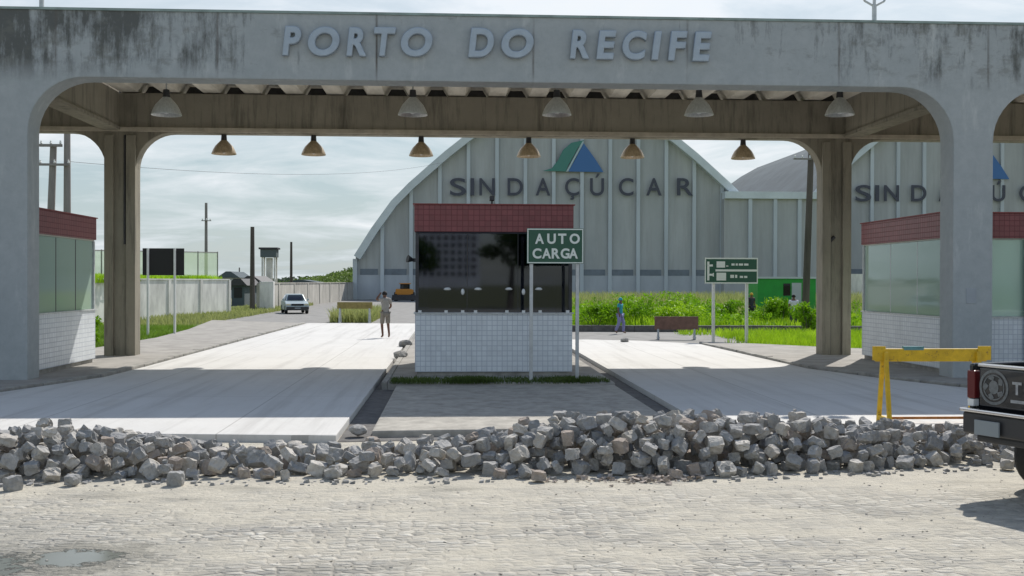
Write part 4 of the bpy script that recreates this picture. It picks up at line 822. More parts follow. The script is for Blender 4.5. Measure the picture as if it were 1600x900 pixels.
# ------------------------------------------------------------ left: walls, fences, poles, tower, far buildings
def wall_run(name, a, b, h, th, m, label, cap=True, piers=0):
    a = Vector(a); b = Vector(b); d = (b-a).normalized(); s = Vector((-d.y, d.x))*th/2
    t = empty(name, ((a.x+b.x)/2, (a.y+b.y)/2, 0), label, 'wall')
    def seg(p, q, w2, z0, z1, nm, mm):
        s2 = Vector((-d.y, d.x))*w2/2
        MB().add([(p.x-s2.x, p.y-s2.y, z0), (p.x+s2.x, p.y+s2.y, z0), (q.x+s2.x, q.y+s2.y, z0), (q.x-s2.x, q.y-s2.y, z0), (p.x-s2.x, p.y-s2.y, z1), (p.x+s2.x, p.y+s2.y, z1), (q.x+s2.x, q.y+s2.y, z1), (q.x-s2.x, q.y-s2.y, z1)],
                 [(0,3,2,1),(4,5,6,7),(0,1,5,4),(1,2,6,5),(2,3,7,6),(3,0,4,7)]).build(nm, mm, t)
    seg(a, b, th, -.1, h, 'wall_face', m)
    if cap: seg(a-d*.03, b+d*.03, th+.1, h, h+.07, 'coping', m)
    for i in range(piers+1 if piers else 0):
        p = a+(b-a)*i/piers; seg(p-d*.15, p+d*.15, th+.12, -.1, h-.01, 'pier', m)
    return t
wall_run('perimeter_wall', (-22.5, 42.0), (-14.75, 72.5), 2.25, .2, M['wallwhite'], 'long stained white wall running back behind the left rear column', piers=8)
wall_run('perimeter_wall', (hx(405, 80), 80), (hx(553, 133), 133), 2.0, .2, M['wallgrey'], 'second pale wall beyond the gap, leading to the warehouse', piers=8)
MB_ = MB(); p0 = Vector((hx(404, 79.5), 79.5, 0))
tag(MB().box(p0.x+.1, p0.x+1.1, 79.3, 79.8, -.1, 2.15).build('gate_pier', M['wallwhite'], bevel=.02), 'stout white pier at the near end of the second wall', 'pier')
# netting fence on the bank behind wall one
t = empty('netting_fence', (-19.5, 60, 0), 'pale green netting fence on thin posts above the long white wall', 'fence')
fa, fb = Vector((-25.2, 44, 0)), Vector((-16.6, 78, 0)); n = 12
MB().add([(fa.x, fa.y, 1.0), (fb.x, fb.y, 1.0), (fb.x, fb.y, 4.2), (fa.x, fa.y, 3.55)], [(0, 1, 2, 3)]).build('netting', M['mesh'], t, fixn=False)
for i in range(n+1):
    p = fa+(fb-fa)*i/n; zt_ = 3.55+.65*i/n
    MB().cyl((p.x, p.y+.05, 0), (p.x, p.y+.05, zt_+.06), .045, n=6).build('post', M['concpole'], t)
MB().bar((fa.x, fa.y+.05, 3.56), (fb.x, fb.y+.05, 4.21), .05).build('top_rail', M['concpole'], t)
# poles
def pole(x, y, ztop, r, m, label, arms=(), lean=0.0, name='utility_pole'):
    t = empty(name, (x, y, 0), label, 'pole', 'utility poles'); MB().cyl((0, 0, -.2), (lean, 0, ztop), r, r*.72, 12).build('shaft', m, t, world=False, smooth=False)
    for z, x0, x1, wd in arms:
        MB().box(x0, x1, -.05-r, .05-r, z-wd, z+wd).build('crossarm', M['concpole'], t, world=False)
        for k in range(3):
            xx = x0+.08+(x1-x0-.16)*k/2; MB().lathe([(0, .0), (.05, .02), (.06, .06), (.03, .1), (.045, .14), (0, .17)], (xx, -r, z+wd), 8).build('insulator', M['white'], t, world=False, fixn=False)
    return t
Y = 50
pole(hx(73, Y), Y, at(80, 226, Y).z, .20, M['concpole'], 'leaning grey utility pole with crossarm rising behind the left booth', ((at(80, 228, Y).z, -.25, .75, .06),), lean=.3)
pole(hx(105, Y), Y, at(105, 205, Y).z, .19, M['concpole'], 'upright grey utility pole right of the leaning one behind the left booth', ((at(105, 258, Y).z, -1.2, .2, .05),))
Y = 92; pole(hx(322, Y), Y, at(322, 317, Y).z, .15, M['concpole'], 'thin grey pole standing behind the white wall right of the black sign', ((at(322, 345, Y).z, -.35, .45, .03),))
Y = 79; pole(hx(404, Y)-.35, Y-.5, at(404, 355, Y).z, .19, M['wood'], 'dark brown pole at the gap between the two white walls')
Y = 136; pole(hx(455, Y), Y, at(455, 378, Y).z, .19, M['wood'], 'dark distant pole right of the watchtower')
Y = 60; pole(hx(1258, Y), Y, at(1270, 200, Y).z, .21, M['wood'], 'tall dark pole seen left of the right rear column', ((at(1258, 249, Y).z, -.75, .25, .04),), lean=.35)
# far short poles
for px, ty_, lb_ in ((374, 418, 'short far pole above the dark sheds behind the gap'), (1090, 424, None)):
    if lb_: Y = 150; pole(hx(px, Y), Y, at(px, ty_, Y).z, .12, M['concpole'], lb_)
# wires
def wire(a, b, sag, r, label):
    a = Vector(a); b = Vector(b); mb = MB(); n = 22; prev = a
    for i in range(1, n+1):
        t_ = i/n; q = a.lerp(b, t_); q.z -= sag*4*t_*(1-t_); mb.cyl(prev, q, r, n=4); prev = q
    tag(mb.build('overhead_wire', M['darksteel']), label, 'wire', 'overhead wires')
Z = at(73, 228, 50).z
wire((hx(103, 50), 50, at(103, 252, 50).z), (hx(700, 125), 125, at(700, 252, 125).z), 1.0, .011, 'overhead wire crossing the sky at mid height behind the lamps')
# watchtower
Y = 155; cx = hx(421, Y); t = empty('watchtower', (cx, Y, 0), 'pale watchtower with a dark cabin rising behind the walls', 'tower')
zt_, zm = at(421, 387, Y).z, at(421, 402, Y).z
MB().box(cx-1.1, cx+1.1, Y-1.1, Y+1.1, zm, zt_-.25).build('cabin', mat('dark_cabin', (.10, .13, .14), .7), t)
MB().box(cx-1.3, cx+1.3, Y-1.3, Y+1.3, zt_-.25, zt_).build('roof', M['darksteel'], t)
for sx_ in (-.85, .85):
    for sy_2 in (-.85, .85): MB().box(cx+sx_-.1, cx+sx_+.1, Y+sy_2-.1, Y+sy_2+.1, -.1, zm).build('leg', M['wallwhite'], t)
MB().box(cx-.4, cx+.4, Y-.4, Y+.4, -.1, zm-.1).build('stair_shaft', M['wallwhite'], t)
# sheds and houses beyond
def house(px0, px1, Y, zt, m, rm, label, roofh=.8, depth=8, win=2, dark=False):
    x0, x1 = hx(px0, Y), hx(px1, Y); t = empty('house', ((x0+x1)/2, Y, 0), label, 'house', 'far low houses')
    MB().box(x0, x1, Y, Y+depth, -.1, zt).build('wall', m, t)
    MB().prism([(x0-.3, zt), (x1+.3, zt), ((x0+x1)/2+.3, zt+roofh), ((x0+x1)/2-.3, zt+roofh)], Y-.4, Y+depth+.4).build('roof', rm, t)
    for i in range(win):
        wx = x0+(x1-x0)*(i+.6)/(win+.2); MB().box(wx-.35, wx+.35, Y-.03, Y-.002, zt*.4, zt*.4+.9).build('window', M['black'], t)
house(362, 382, 96, 1.8, M['greyroof'], M['darksteel'], 'small low dark house with one window in the gap between the walls', .6, 6, 1)
house(376, 408, 110, 2.0, M['greyroof'], M['darksteel'], 'dark grey shed filling the gap between the walls', .7, 7, 2)
house(440, 500, 170, 1.9, M['wallgrey'], M['greyroof'], 'long grey shed behind the second wall', .5, 8, 3)
house(343, 372, 140, 2.6, M['whlow'], M['greyroof'], 'dark roofed shed above the end of the netting fence', .8, 8, 2)
# far trees and hill
structure(MB().grid(-120, 40, 190, 330, 40, 20, lambda x, y: max(-.5, 5.2*math.exp(-((x+12)/24)**2)*math.exp(-((y-262)/40)**2)*(1+.12*math.sin(x*.21)+.08*math.sin(x*.53+y*.1))-.4)).build('hill', M['hill'], smooth=True, fixn=False))
def hillz(x, y): return max(0, 5.2*math.exp(-((x+12)/24)**2)*math.exp(-((y-262)/40)**2)*(1+.12*math.sin(x*.21)+.08*math.sin(x*.53+y*.1))-.4)
rr = random.Random(3); hc = []
for i in range(420):
    x = rr.uniform(-45, 14); y = rr.uniform(215, 275); hc.append((x, y, hillz(x, y)+.5, rr.uniform(1.0, 2.6), rr.uniform(1, 2.6), rr.uniform(.4, .9)))
tag(leaves('hill_scrub', hc, 26000, .42, leafmat('hill_scrub_leaves', (.09, .17, .03), (.22, .31, .08), .08), seed=9), 'green scrub covering the low hill left of the warehouse', 'scrub', kind='stuff')
hc = [(rr.uniform(-150, -20), rr.uniform(300, 420), rr.uniform(.5, 1.8), rr.uniform(4, 9), 5, rr.uniform(1.0, 1.9)) for i in range(90)]
tag(leaves('far_treeline', hc, 9000, 1.1, leafmat('far_leaves', (.05, .085, .05), (.09, .13, .08), .03), seed=10), 'dark distant treeline on the horizon behind the left walls', 'trees', kind='stuff')

# ------------------------------------------------------------ warehouses
WY = 132.0
def warehouse(Y, cx_px, half_v, lbl, left_low=True, text_x0=703, text_x1=1083, ty0=277, ty1=305, logo=True, pxs=None):
    cx = hx(cx_px, Y); k = Y*1.0/1700
    # profile measured on warehouse one, in metres from the ridge line
    prof_px = [(0, 150), (50, 157), (90, 170), (130, 192), (165, 217), (195, 241), (221, 264), (251, 291), (277, 318), (307, 360), (333, 402)]
    prof = [(dx*k*1.008, at(cx_px, py, Y).z) for dx, py in prof_px]
    t = empty('warehouse', (cx, Y, 0), lbl, 'warehouse', 'arched warehouses')
    right = prof; left = [(-x, z) for x, z in prof]
    eave = prof[-1]
    wl = [(cx+x, z) for x, z in left[::-1]]+[(cx+x, z) for x, z in right[1:]]
    out = [(cx-eave[0], -.2)]+wl+[(cx+eave[0], -.2)]
    MB().prism(out, Y, Y+.5).build('gable_wall', M['whwall'], t)
    # lower wall tint panel
    zb1, zb0 = at(cx_px, 421, Y).z, at(cx_px, 430.5, Y).z
    MB().box(cx-eave[0]+.02, cx+eave[0]-.02, Y-.06, Y-.003, -.2, zb0).build('lower_wall', M['whlow'], t)
    bnd = MB(); 
    ribs = []; x = cx-eave[0]+3.45*0.93; 
    while x < cx+eave[0]-.5: ribs.append(x); x += 3.45
    zt_at = lambda xx: np.interp(abs(xx-cx), [p[0] for p in prof], [p[1] for p in prof])
    prevx = cx-eave[0]+.3
    for r_ in ribs+[cx+eave[0]-.1]:
        MB().box(prevx+.25, r_-.55, Y-.08, Y-.062 if False else Y-.003, zb0+.002, zb1).build('vent_panel', M['whband'], t); prevx = r_
    for i, r_ in enumerate(ribs):
        wd = .22; MB().box(r_-wd, r_+wd, Y-.35, Y-.064, -.2, zt_at(r_)-.75).build('rib', M['whrib'], t)
    # roof shell with thick pale rim
    sh = MB(); th = .95; n = len(wl); out2 = [(x, z) for x, z in wl]
    nrm = []
    for i, (x, z) in enumerate(wl):
        a = Vector(wl[max(0, i-1)]); b = Vector(wl[min(n-1, i+1)]); d = (b-a).normalized(); nrm.append(Vector((-d.y, d.x)))
    inn = [(x-nrm[i].x*th*.75, z-nrm[i].y*th*.75) for i, (x, z) in enumerate(wl)]; outr = [(x+nrm[i].x*.15, z+nrm[i].y*.15) for i, (x, z) in enumerate(wl)]
    y0, y1 = Y-1.1, Y+75
    MB().add([(x, y0, z) for x, z in outr]+[(x, y0, z) for x, z in inn]+[(x, Y-.02, z) for x, z in inn], [(n+i, n+i+1, 2*n+i+1, 2*n+i) for i in range(n-1)]+[(i, i+1, n+i+1, n+i) for i in range(n-1)]).build('roof_rim', M['whroof'], t)
    sh.add([(x, y0, z) for x, z in outr]+[(x, y1, z) for x, z in outr], [(i, n+i, n+i+1, i+1) for i in range(n-1)])
    sh.build('roof_shell', M['greyroof'], t)
    for s in (-1, 1):
        MB().box(min(cx+s*eave[0], cx+s*(eave[0]-.5)), max(cx+s*eave[0], cx+s*(eave[0]-.5)), Y+.51, Y+75, -.2, eave[1]+.05).build('side_wall', M['whlow'], t)
        MB().box(cx+s*(eave[0]+.05)-.25, cx+s*(eave[0]+.05)+.25, Y-.55, Y-.1, -.2, eave[1]-.3).build('corner_rib', M['whrib'], t)
    # writing
    txt = 'SINDAÇÚCAR'
    starts = [703, 735, 749, 793, 837, 883, 922, 967, 1010, 1058]; ends = [728, 741, 773, 817, 860, 905, 944, 990, 1034, 1083]
    for ch, s0, s1 in zip(txt, starts, ends):
        (g_, ), _ = text_meshes(ch, 3, .12, 0, .03); me = g_[0]
        u0, u1 = (s0-703)/380, (s1-703)/380; a_ = at(text_x0+(text_x1-text_x0)*u0, ty1, Y-.5); b_ = at(text_x0+(text_x1-text_x0)*u1, ty0, Y-.5)
        xs = [v.co.x for v in me.vertices]; zs = [v.co.z for v in me.vertices]
        zlo = min(zs) if ch != 'Ç' else 0.0; zhi = max(zs)
        cap = 2.19
        sx_ = (b_.x-a_.x)/(max(xs)-min(xs)); sz_ = (b_.z-a_.z)/cap; mx0 = min(xs)
        for v in me.vertices: v.co = Vector(((v.co.x-mx0)*sx_, v.co.y, v.co.z*sz_))
        put_letter(me, a_.x, Y-.45, a_.z, M['whtext'], t)
    if logo:
        ox = text_x0-703; oy = ty0-277
        def pts(l): return [(lambda v: (v.x, v.z))(at(a+ox, b+oy, Y-.45)) for a, b in l]
        MB().prism(pts([(848, 267), (862, 263), (872, 250), (880, 234), (893, 223), (913, 219), (903, 231), (895, 246), (888, 258), (884, 268)]), Y-.5, Y-.38).build('green_swoosh', M['logogreen'], t)
        MB().prism(pts([(888, 268), (900, 247), (912, 224), (921, 236), (931, 250), (943, 269)]), Y-.5, Y-.38).build('blue_triangle', M['logoblue'], t)
        MB().prism(pts([(884.5, 268), (887.5, 268), (912, 223), (910.5, 220)]), Y-.51, Y-.38).build('pale_stripe', M['logopale'], t)
    return t
w1 = warehouse(WY, 892, 240, 'grey arched warehouse fully seen behind the middle booth, with SINDAÇÚCAR and its logo')
w2 = warehouse(138.0, 1522, 240, 'second arched warehouse on the right, its SINDAÇÚCAR writing cut by the gate column', text_x0=1337, text_x1=1706, ty0=288, ty1=314)
# lower connecting hall between the two
Y = 130.2; x0, x1 = hx(1131, Y), hx(1322, Y); zt_ = at(1190, 303, Y).z
t = empty('connecting_hall', ((x0+x1)/2, Y, 0), 'flat fronted grey hall between the two arched warehouses', 'warehouse')
MB().box(x0, x1, Y, Y+1, -.2, zt_-.6).box(x0, x1, Y+1.01, Y+60, -.2, zt_+.2).build('front_wall', M['whwall'], t)
MB().box(x0, x1, Y-.5, Y+1, zt_-.6, zt_+.25).build('fascia', M['whroof'], t)
xx = hx(1170, Y)
for px in (1171, 1210, 1248, 1288): xx = hx(px, Y); MB().box(xx-.22, xx+.22, Y-.35, Y-.01, -.2, zt_-.62).build('rib', M['whrib'], t)
# orange machine in front of warehouse one
Y = 122; cx = hx(632, Y); t = empty('wheel_loader', (cx, Y, 0), 'small orange loader parked before the warehouse left of the booth', 'machine')
MB().prism([(-1.0, .7), (1.0, .7), (1.0, 1.25), (.6, 1.35), (-.9, 1.35)], -1.3, 1.3).build('body', M['orange'], t, world=False, bevel=.06)
MB().box(-.45, .6, -.6, .7, 1.36, 1.9).build('cab', M['carglass'], t, world=False, bevel=.04); MB().box(-.55, .7, -.7, .8, 1.9, 2.0).build('cab_roof', M['orange'], t, world=False, bevel=.02)
for sx_ in (-1, 1):
    for sy_2 in (-.9, .9):
        wv = MB().cyl((sx_*.75, sy_2, .5), (sx_*1.1, sy_2, .5), .5, n=18).build('wheel', M['rubber'], t, world=False, bevel=.04)
MB().prism([(-1.35, .12), (-1.25, .7), (1.25, .7), (1.35, .12)], -2.1, -1.75).build('bucket', M['darksteel'], t, world=False)
# green kiosk
Y = 70; x0, x1 = hx(1184, Y), hx(1275, Y); zt_ = at(1230, 433, Y).z; cx = (x0+x1)/2
t = empty('green_kiosk', (cx, Y, 0), 'bright green kiosk behind the bushes left of the right rear column', 'kiosk')
MB().box(x0, x1, Y, Y+3, .05, zt_-.1).build('body', M['kiosk'], t, bevel=.03); MB().box(x0-.1, x1+.1, Y-.12, Y+3.1, zt_-.1, zt_+.02).build('roof', M['whrib'], t)
a = at(1224, 462, Y-.02); b = at(1235, 443, Y-.02); MB().box(a.x, b.x, Y-.03, Y-.003, a.z, b.z).build('window', M['carglass'], t)
a = at(1237, 478, Y-.02); b = at(1252, 442, Y-.02); MB().box(a.x, b.x, Y-.05, Y-.003, .1, b.z).build('door', M['whlow'], t)
tag(MB().box(hx(1318, 100), hx(1352, 100)+14, 100, 100.25, -.1, at(1335, 428, 100).z).build('low_wall', M['wallwhite']), 'plain pale wall behind the right booth and the second warehouse', 'wall')
t = empty('bollard_pair', (0, 0, 0), '', '') if False else None

# ------------------------------------------------------------ building across the forecourt (seen in the booth glass)
t = empty('apartment_block', (-2, -330, 0), 'tall pale apartment block across the street, reflected in the dark booth glass', 'building')
MB().box(-16, 9.5, -345, -330, 0, 30).build('wall', M['apt'], t)
for i in range(10):
    for j in range(10):
        MB().box(-15.0+i*2.4, -15.0+i*2.4+1.5, -330.1, -329.95, 4+j*2.5, 5.5+j*2.5).build('window', M['black'], t)
for tx, ty_, th_, lb_ in ((4.5, -38, 6.5, 'leafy street tree across the forecourt, seen only in the booth glass'), (-4.5, -60, 6, 'smaller street tree across the forecourt, left of the leafy one in the glass')):
    t2 = empty('street_tree', (tx, ty_, 0), lb_, 'tree', 'street trees across the forecourt'); q_ = random.Random(int(tx*3))
    MB().cyl((tx, ty_, 0), (tx+.2, ty_, th_*.55), .28, .16, 10).cyl((tx+.2, ty_, th_*.5), (tx+1.4, ty_+.4, th_*.8), .12, .04, 8).cyl((tx+.2, ty_, th_*.5), (tx-1.3, ty_-.3, th_*.78), .12, .04, 8).build('trunk', M['wood'], t2)
    leaves('crown', [(tx+q_.gauss(0, 1.3), ty_+q_.gauss(0, 1.2), th_*q_.uniform(.55, .98), q_.uniform(.6, 1.3), q_.uniform(.6, 1.3), q_.uniform(.5, .9)) for _ in range(16)], 5000, .16, M['darkleaf'], t2, seed=5)

# ------------------------------------------------------------ people
def skin_fig(name, verts, edges, radii, m, parent, levels=2):
    me = bpy.data.meshes.new(name); me.from_pydata(verts, edges, []); o = bpy.data.objects.new(name, me); C.objects.link(o)
    md = o.modifiers.new('s', 'SKIN'); 
    for i, r_ in enumerate(radii): me.skin_vertices[0].data[i].radius = (r_, r_) if isinstance(r_, float) else r_
    me.skin_vertices[0].data[0].use_root = True
    sb_ = o.modifiers.new('u', 'SUBSURF'); sb_.levels = levels; sb_.render_levels = levels
    bpy.context.view_layer.update(); dg = bpy.context.evaluated_depsgraph_get(); nm = bpy.data.meshes.new_from_object(o.evaluated_get(dg)); bpy.data.objects.remove(o)
    nm.materials.clear(); nm.materials.append(m); nm.polygons.foreach_set('use_smooth', [True]*len(nm.polygons)); nm.name = name
    q = bpy.data.objects.new(name, nm); C.objects.link(q); q.parent = parent; return q
def person(loc, rz, H_, label, shirt, lower, J, hat=None, long_pants=False, hair=None):
    """J: joint dict in metres for a 1.70 m figure"""
    t = empty('person', loc, label, 'person', rz=rz); s = H_/1.70; t.scale = (s, s, s)
    D = dict(pel=(0, 0, .93), wst=(0, 0, 1.08), chs=(0, 0, 1.28), nck=(0, 0, 1.44), nk2=(0, -.01, 1.50), hd=(0, -.02, 1.58), tp=(0, -.01, 1.66),
             lsh=(.17, 0, 1.39), lel=(.22, .02, 1.12), lwr=(.24, -.06, .88), lhd=(.24, -.08, .79), rsh=(-.17, 0, 1.39), rel=(-.22, .02, 1.12), rwr=(-.24, -.06, .88), rhd=(-.24, -.08, .79),
             lhp=(.09, 0, .88), lkn=(.10, -.03, .49), lan=(.10, .03, .09), lft=(.11, -.12, .035), rhp=(-.09, 0, .88), rkn=(-.10, -.03, .49), ran=(-.10, .03, .09), rft=(-.11, -.12, .035))
    D.update(J); ks = list(D); ix = {k: i for i, k in enumerate(ks)}
    E_ = [('pel', 'wst'), ('wst', 'chs'), ('chs', 'nck'), ('nck', 'nk2'), ('nk2', 'hd'), ('hd', 'tp'), ('nck', 'lsh'), ('lsh', 'lel'), ('lel', 'lwr'), ('lwr', 'lhd'), ('nck', 'rsh'), ('rsh', 'rel'), ('rel', 'rwr'), ('rwr', 'rhd'),
          ('pel', 'lhp'), ('lhp', 'lkn'), ('lkn', 'lan'), ('lan', 'lft'), ('pel', 'rhp'), ('rhp', 'rkn'), ('rkn', 'ran'), ('ran', 'rft')]
    RD = dict(pel=(.14, .10), wst=(.125, .09), chs=(.15, .10), nck=(.07, .06), nk2=.052, hd=(.078, .092), tp=(.06, .07), lsh=.055, lel=.042, lwr=.03, lhd=(.035, .02), rsh=.055, rel=.042, rwr=.03, rhd=(.035, .02),
              lhp=.085, lkn=.056, lan=.038, lft=.036, rhp=.085, rkn=.056, ran=.038, rft=.036)
    skin_fig('body', [D[k] for k in ks], [(ix[a], ix[b]) for a, b in E_], [RD[k] for k in ks], M['skin'], t)
    def mid(a, b, f): return tuple(Vector(D[a]).lerp(Vector(D[b]), f))
    # shirt
    V = [D['wst'], D['chs'], mid('chs', 'nck', .85), D['lsh'], mid('lsh', 'lel', .6), D['rsh'], mid('rsh', 'rel', .6), (D['pel'][0], D['pel'][1], D['pel'][2]-.06)]
    skin_fig('shirt', V, [(0, 1), (1, 2), (2, 3), (3, 4), (2, 5), (5, 6), (0, 7)], [(.15, .115), (.175, .125), (.10, .09), .078, .068, .078, .068, (.165, .125)], shirt, t)
    f = .95 if long_pants else .85
    V = [D['pel'], D['lhp'], D['lkn'], D['rhp'], D['rkn']]+([D['lan'], D['ran']] if long_pants else [])
    Ee = [(0, 1), (1, 2), (0, 3), (3, 4)]+([(2, 5), (4, 6)] if long_pants else [])
    skin_fig('trousers', V, Ee, [(.15, .115), .105, .082, .105, .082]+([.062, .062] if long_pants else []), lower, t)
    h = Vector(D['hd']); hm = MB()
    bm = bmesh.new(); bmesh.ops.create_uvsphere(bm, u_segments=14, v_segments=9, radius=.1)
    for v in bm.verts: v.co = Vector((v.co.x*.98, v.co.y*1.05+.012, max(v.co.z*1.1, -.03)+.028))
    me = bpy.data.meshes.new('hair'); bm.to_mesh(me); bm.free(); me.materials.append(hat or M['hair']); me.polygons.foreach_set('use_smooth', [True]*len(me.polygons))
    o = bpy.data.objects.new('cap' if hat else 'hair', me); C.objects.link(o); o.parent = t; o.location = h
    for sx_ in (-1, 1):   # fingers
        k = 'l' if sx_ > 0 else 'r'; hd_ = Vector(D[k+'hd']); wr = Vector(D[k+'wr']); d = (hd_-wr).normalized()
    return t
# facing is local -y: man walking away up the left lane, one arm raised to his head
fp = Vector(ray(602, 528)); tt = (0.11-2.2)/fp.z
person((fp.x*tt, fp.y*tt, .11), R(200), 1.72, 'man in grey shirt and shorts walking away on the left lane, hand to his head', M['cloth_grey'], M['cloth_khaki'],
       dict(lel=(.33, -.05, 1.40), lwr=(.17, -.10, 1.60), lhd=(.12, -.10, 1.66), rel=(-.24, -.08, 1.14), rwr=(-.15, -.22, 1.02), rhd=(-.10, -.26, 1.02), lkn=(.10, -.10, .49), lan=(.10, .02, .09), lft=(.11, -.12, .04), rkn=(-.10, .02, .50), ran=(-.10, .16, .12), rft=(-.11, .06, .035), chs=(0, -.03, 1.28), nck=(0, -.06, 1.43), nk2=(0, -.08, 1.49), hd=(0, -.10, 1.57), tp=(0, -.09, 1.65)))
fp = Vector(ray(969, 522)); tt = -2.2/fp.z
person((fp.x*tt, fp.y*tt, .01), R(60), 1.52, 'person in teal top walking at the far end of the right lane', M['cloth_teal'], M['cloth_lilac'],
       dict(lkn=(.10, -.14, .50), lan=(.10, -.12, .09), lft=(.11, -.26, .05), rkn=(-.10, .02, .50), ran=(-.10, .2, .13), rft=(-.11, .1, .04)), long_pants=True, hat=M['cloth_teal'])
fp = Vector(at(1240, 500, 50)); person((fp.x, 50, 0.0), R(170), 1.62, 'person in pale shirt half hidden by weeds before the green kiosk', M['cloth_white'], M['cloth_dark'], {}, long_pants=True)
fp = Vector(at(1174, 500, 58)); person((fp.x, 58, 0.0), R(20), 1.62, 'person in dark clothes and yellow cap standing left of the green kiosk', M['cloth_dark'], M['cloth_dark'], {}, long_pants=True, hat=M['cloth_yellow'])

# ------------------------------------------------------------ vehicles
def wheel(parent, x, y, r, wd, m_rim):
    w_ = MB().lathe([(r*.62, -wd/2), (r*.93, -wd/2), (r, -wd*.3), (r, wd*.3), (r*.93, wd/2), (r*.62, wd/2), (r*.62, -wd/2)], (0, 0, 0), 28)
    w_.v = [(z+x, yy+y, xx+r) for xx, yy, z in w_.v]; o = w_.build('wheel', M['rubber'], parent, world=False, smooth=False)
    q = MB(); q.cyl((x-wd*.38, y, r), (x+wd*.38, y, r), r*.62, n=20); q.build('rim', m_rim, o, world=False, bevel=.015)
def car(loc, rz, s=1.0):
    t = empty('parked_car', loc, 'pale blue hatchback facing the viewer on the far left roadside', 'car', rz=rz); t.scale = (s, s, s)
    # local: front at -y, width x
    prof = [(-1.95, .32), (-1.98, .55), (-1.9, .72), (-1.0, .90), (1.75, .92), (1.9, .7), (1.92, .35), (1.6, .25), (-1.7, .25)]
    MB().prism(prof, -.80, .80, 'x').build('body', M['carpaint'], t, world=False, bevel=.06, segs=3)
    cab = MB().add([(-.72, -.98, .90), (.72, -.98, .90), (.74, 1.6, .90), (-.74, 1.6, .90), (-.55, -.30, 1.36), (.55, -.30, 1.36), (.56, 1.1, 1.38), (-.56, 1.1, 1.38)], [(0,3,2,1),(4,5,6,7),(0,1,5,4),(1,2,6,5),(2,3,7,6),(3,0,4,7)])
    cab.build('cabin', M['carpaint'], t, world=False, bevel=.05)
    MB().add([(-.62, -.93, .955), (.62, -.93, .955), (.50, -.375, 1.32), (-.50, -.375, 1.32)], [(0, 1, 2, 3)]).build('windscreen', M['carglass'], t, world=False, fixn=False).location = (0, -.045, .02)
    for sx_ in (-1, 1):
        MB().add([(sx_*.745, -.7, .96), (sx_*.75, 1.3, .96), (sx_*.59, 1.0, 1.31), (sx_*.575, -.25, 1.31)], [(0, 1, 2, 3)]).build('side_window', M['carglass'], t, world=False, fixn=False)
        MB().box(sx_*.62-.15, sx_*.62+.15, -1.985, -1.93, .60, .73).build('headlight', M['chrome'], t, world=False, bevel=.015)
        MB().box(sx_*.86-.07, sx_*.86+.07, -.72, -.62, .93, 1.05).build('mirror', M['carpaint'], t, world=False, bevel=.02)
        for y in (-1.25, 1.25): wheel(t, sx_*.72, y, .3, .19, M['steel'])
    MB().box(-.42, .42, -2.0, -1.94, .58, .72).build('grille', M['black'], t, world=False, bevel=.01)
    MB().box(-.78, .78, -2.06, -1.90, .30, .50).build('bumper', M['bumper'], t, world=False, bevel=.04); MB().box(-.2, .2, -2.075, -2.062, .36, .46).build('licence_plate', M['plate'], t, world=False)
    return t
fp = Vector(ray(461, 491)); tt = -2.2/fp.z
car((fp.x*tt-.3, fp.y*tt+1.9, .012), R(14), .95)

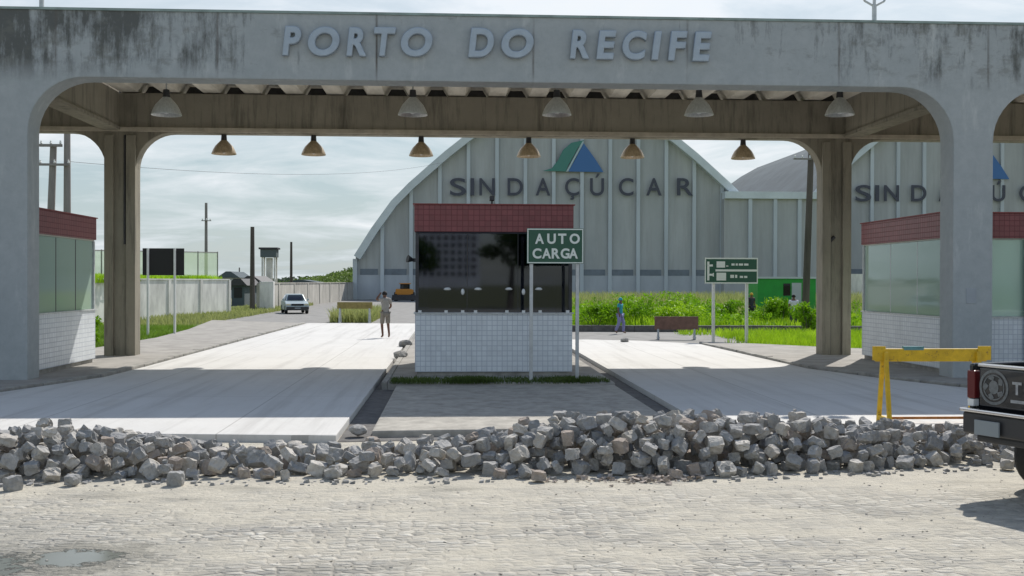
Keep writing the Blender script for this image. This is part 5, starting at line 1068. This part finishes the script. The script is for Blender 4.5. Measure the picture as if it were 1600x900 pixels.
def pickup(loc, rz):
    t = empty('pickup_truck', loc, 'dark pickup truck cut by the right edge, its tailgate carrying a round emblem', 'pickup truck', rz=rz)
    # local: rear face at y=0 facing -y, left rear corner at x=0, body to x=1.74, forward +y
    W = 1.74
    bed = MB(); bed.box(0.0, .07, .05, 1.9, .62, 1.36); bed.box(W-.07, W, .05, 1.9, .62, 1.36); bed.box(.07, W-.07, 1.83, 1.9, .62, 1.36); bed.box(.07, W-.07, .06, 1.83, .62, .70)
    bed.box(0.02, .07, .0, .05, .62, 1.36); bed.box(W-.07, W-.02, .0, .05, .62, 1.36)
    bed.build('cargo_bed', M['truck'], t, world=False, bevel=.03, segs=4)
    tg = MB().box(.16, W-.16, -.012, .055, .93, 1.33).build('tailgate', M['truck'], t, world=False, bevel=.02, segs=3)
    MB().box(.15, W-.15, -.022, .06, 1.335, 1.365).build('tailgate_rail', M['chrome'], t, world=False, bevel=.008)
    MB().box(.80, .95, -.035, -.013, 1.10, 1.18).build('handle', M['chrome'], tg, world=False, bevel=.008)
    for x0 in (.015, W-.155):
        MB().box(x0, x0+.10, -.025, .06, 1.0, 1.29).build('tail_light', M['taillight'], t, world=False, bevel=.015); MB().box(x0+.012, x0+.09, -.03, .05, .92, .995).build('indicator_light', M['white'], t, world=False, bevel=.008)
    MB().box(.0, W, -.08, .06, .64, .865).build('bumper', M['bumper'], t, world=False, bevel=.04, segs=3)
    MB().box(-.005, W+.005, -.115, -.04, .868, .905).build('bumper_strip', M['chrome'], t, world=False, bevel=.012)
    MB().box(.12, W-.12, -.0, .05, .56, .638).build('rear_valance', M['bumper'], t, world=False, bevel=.03)
    lp = MB().box(.20, .50, -.125, -.102, .65, .80).build('licence_plate', M['plate'], t, world=False, bevel=.004)
    # round emblem: ring with spokes and head shape, plus stencilled letters
    em = MB(); cx_, cz_ = .345, 1.135
    for r0, r1 in ((.178, .15), (.13, .118)):
        n = 32; vs = [(cx_+r*math.cos(2*math.pi*i/n), -.016, cz_+r*math.sin(2*math.pi*i/n)) for r in (r0, r1) for i in range(n)]; em.add(vs, [(i, (i+1) % n, n+(i+1) % n, n+i) for i in range(n)])
    for k in range(5):
        a_ = math.pi/2+k*2*math.pi/5; b_ = a_+4*math.pi/5
        em.bar((cx_+.085*math.cos(a_), -.016, cz_+.085*math.sin(a_)), (cx_+.12*math.cos(a_+.5), -.016, cz_+.12*math.sin(a_+.5)), .004, .045)
    em.add([(cx_+.06*math.cos(2*math.pi*i/16), -.0165, cz_+.07*math.sin(2*math.pi*i/16)) for i in range(16)], [tuple(range(16))])
    em.build('emblem', M['emblem'], tg, world=False, fixn=False)
    gl, _ = text_meshes('TO', .17, .004, 0, .006)
    for me, gx, gw in gl: o = put_letter(me, 0, 0, 0, M['signgrey'], tg); o.location = (.57+gx, -.017, 1.09)
    MB().box(.55, 1.3, -.018, -.013, 1.0, 1.03).build('tailgate_stripe', M['signgrey'], tg, world=False)
    # cab, hood
    cabp = [(1.95, .55), (1.95, 1.15), (2.1, 1.72), (3.1, 1.75), (3.75, 1.18), (4.9, 1.05), (5.05, .85), (5.05, .45), (1.95, .45)]
    MB().prism(cabp, .03, W-.03, 'x').build('cab', M['truck'], t, world=False, bevel=.06, segs=3)
    MB().box(.3, W-.3, 1.975, 1.99, 1.22, 1.62).build('rear_window', M['carglass'], t, world=False)
    MB().prism([(2.1, 1.2), (2.22, 1.62), (3.0, 1.64), (3.5, 1.2)], W-.035, W-.02, 'x').build('side_window', M['carglass'], t, world=False)
    MB().prism([(2.1, 1.2), (2.22, 1.62), (3.0, 1.64), (3.5, 1.2)], .02, .035, 'x').build('side_window', M['carglass'], t, world=False)
    MB().box(.15, W-.15, 1.0, 4.8, .35, .45).build('chassis', M['darksteel'], t, world=False)
    for x in (.14, W-.14):
        for y in (1.0, 4.15): wheel(t, x, y, .36, .24, M['steel'])
    return t
pickup((5.36, 11.05, 0.006), R(-68))
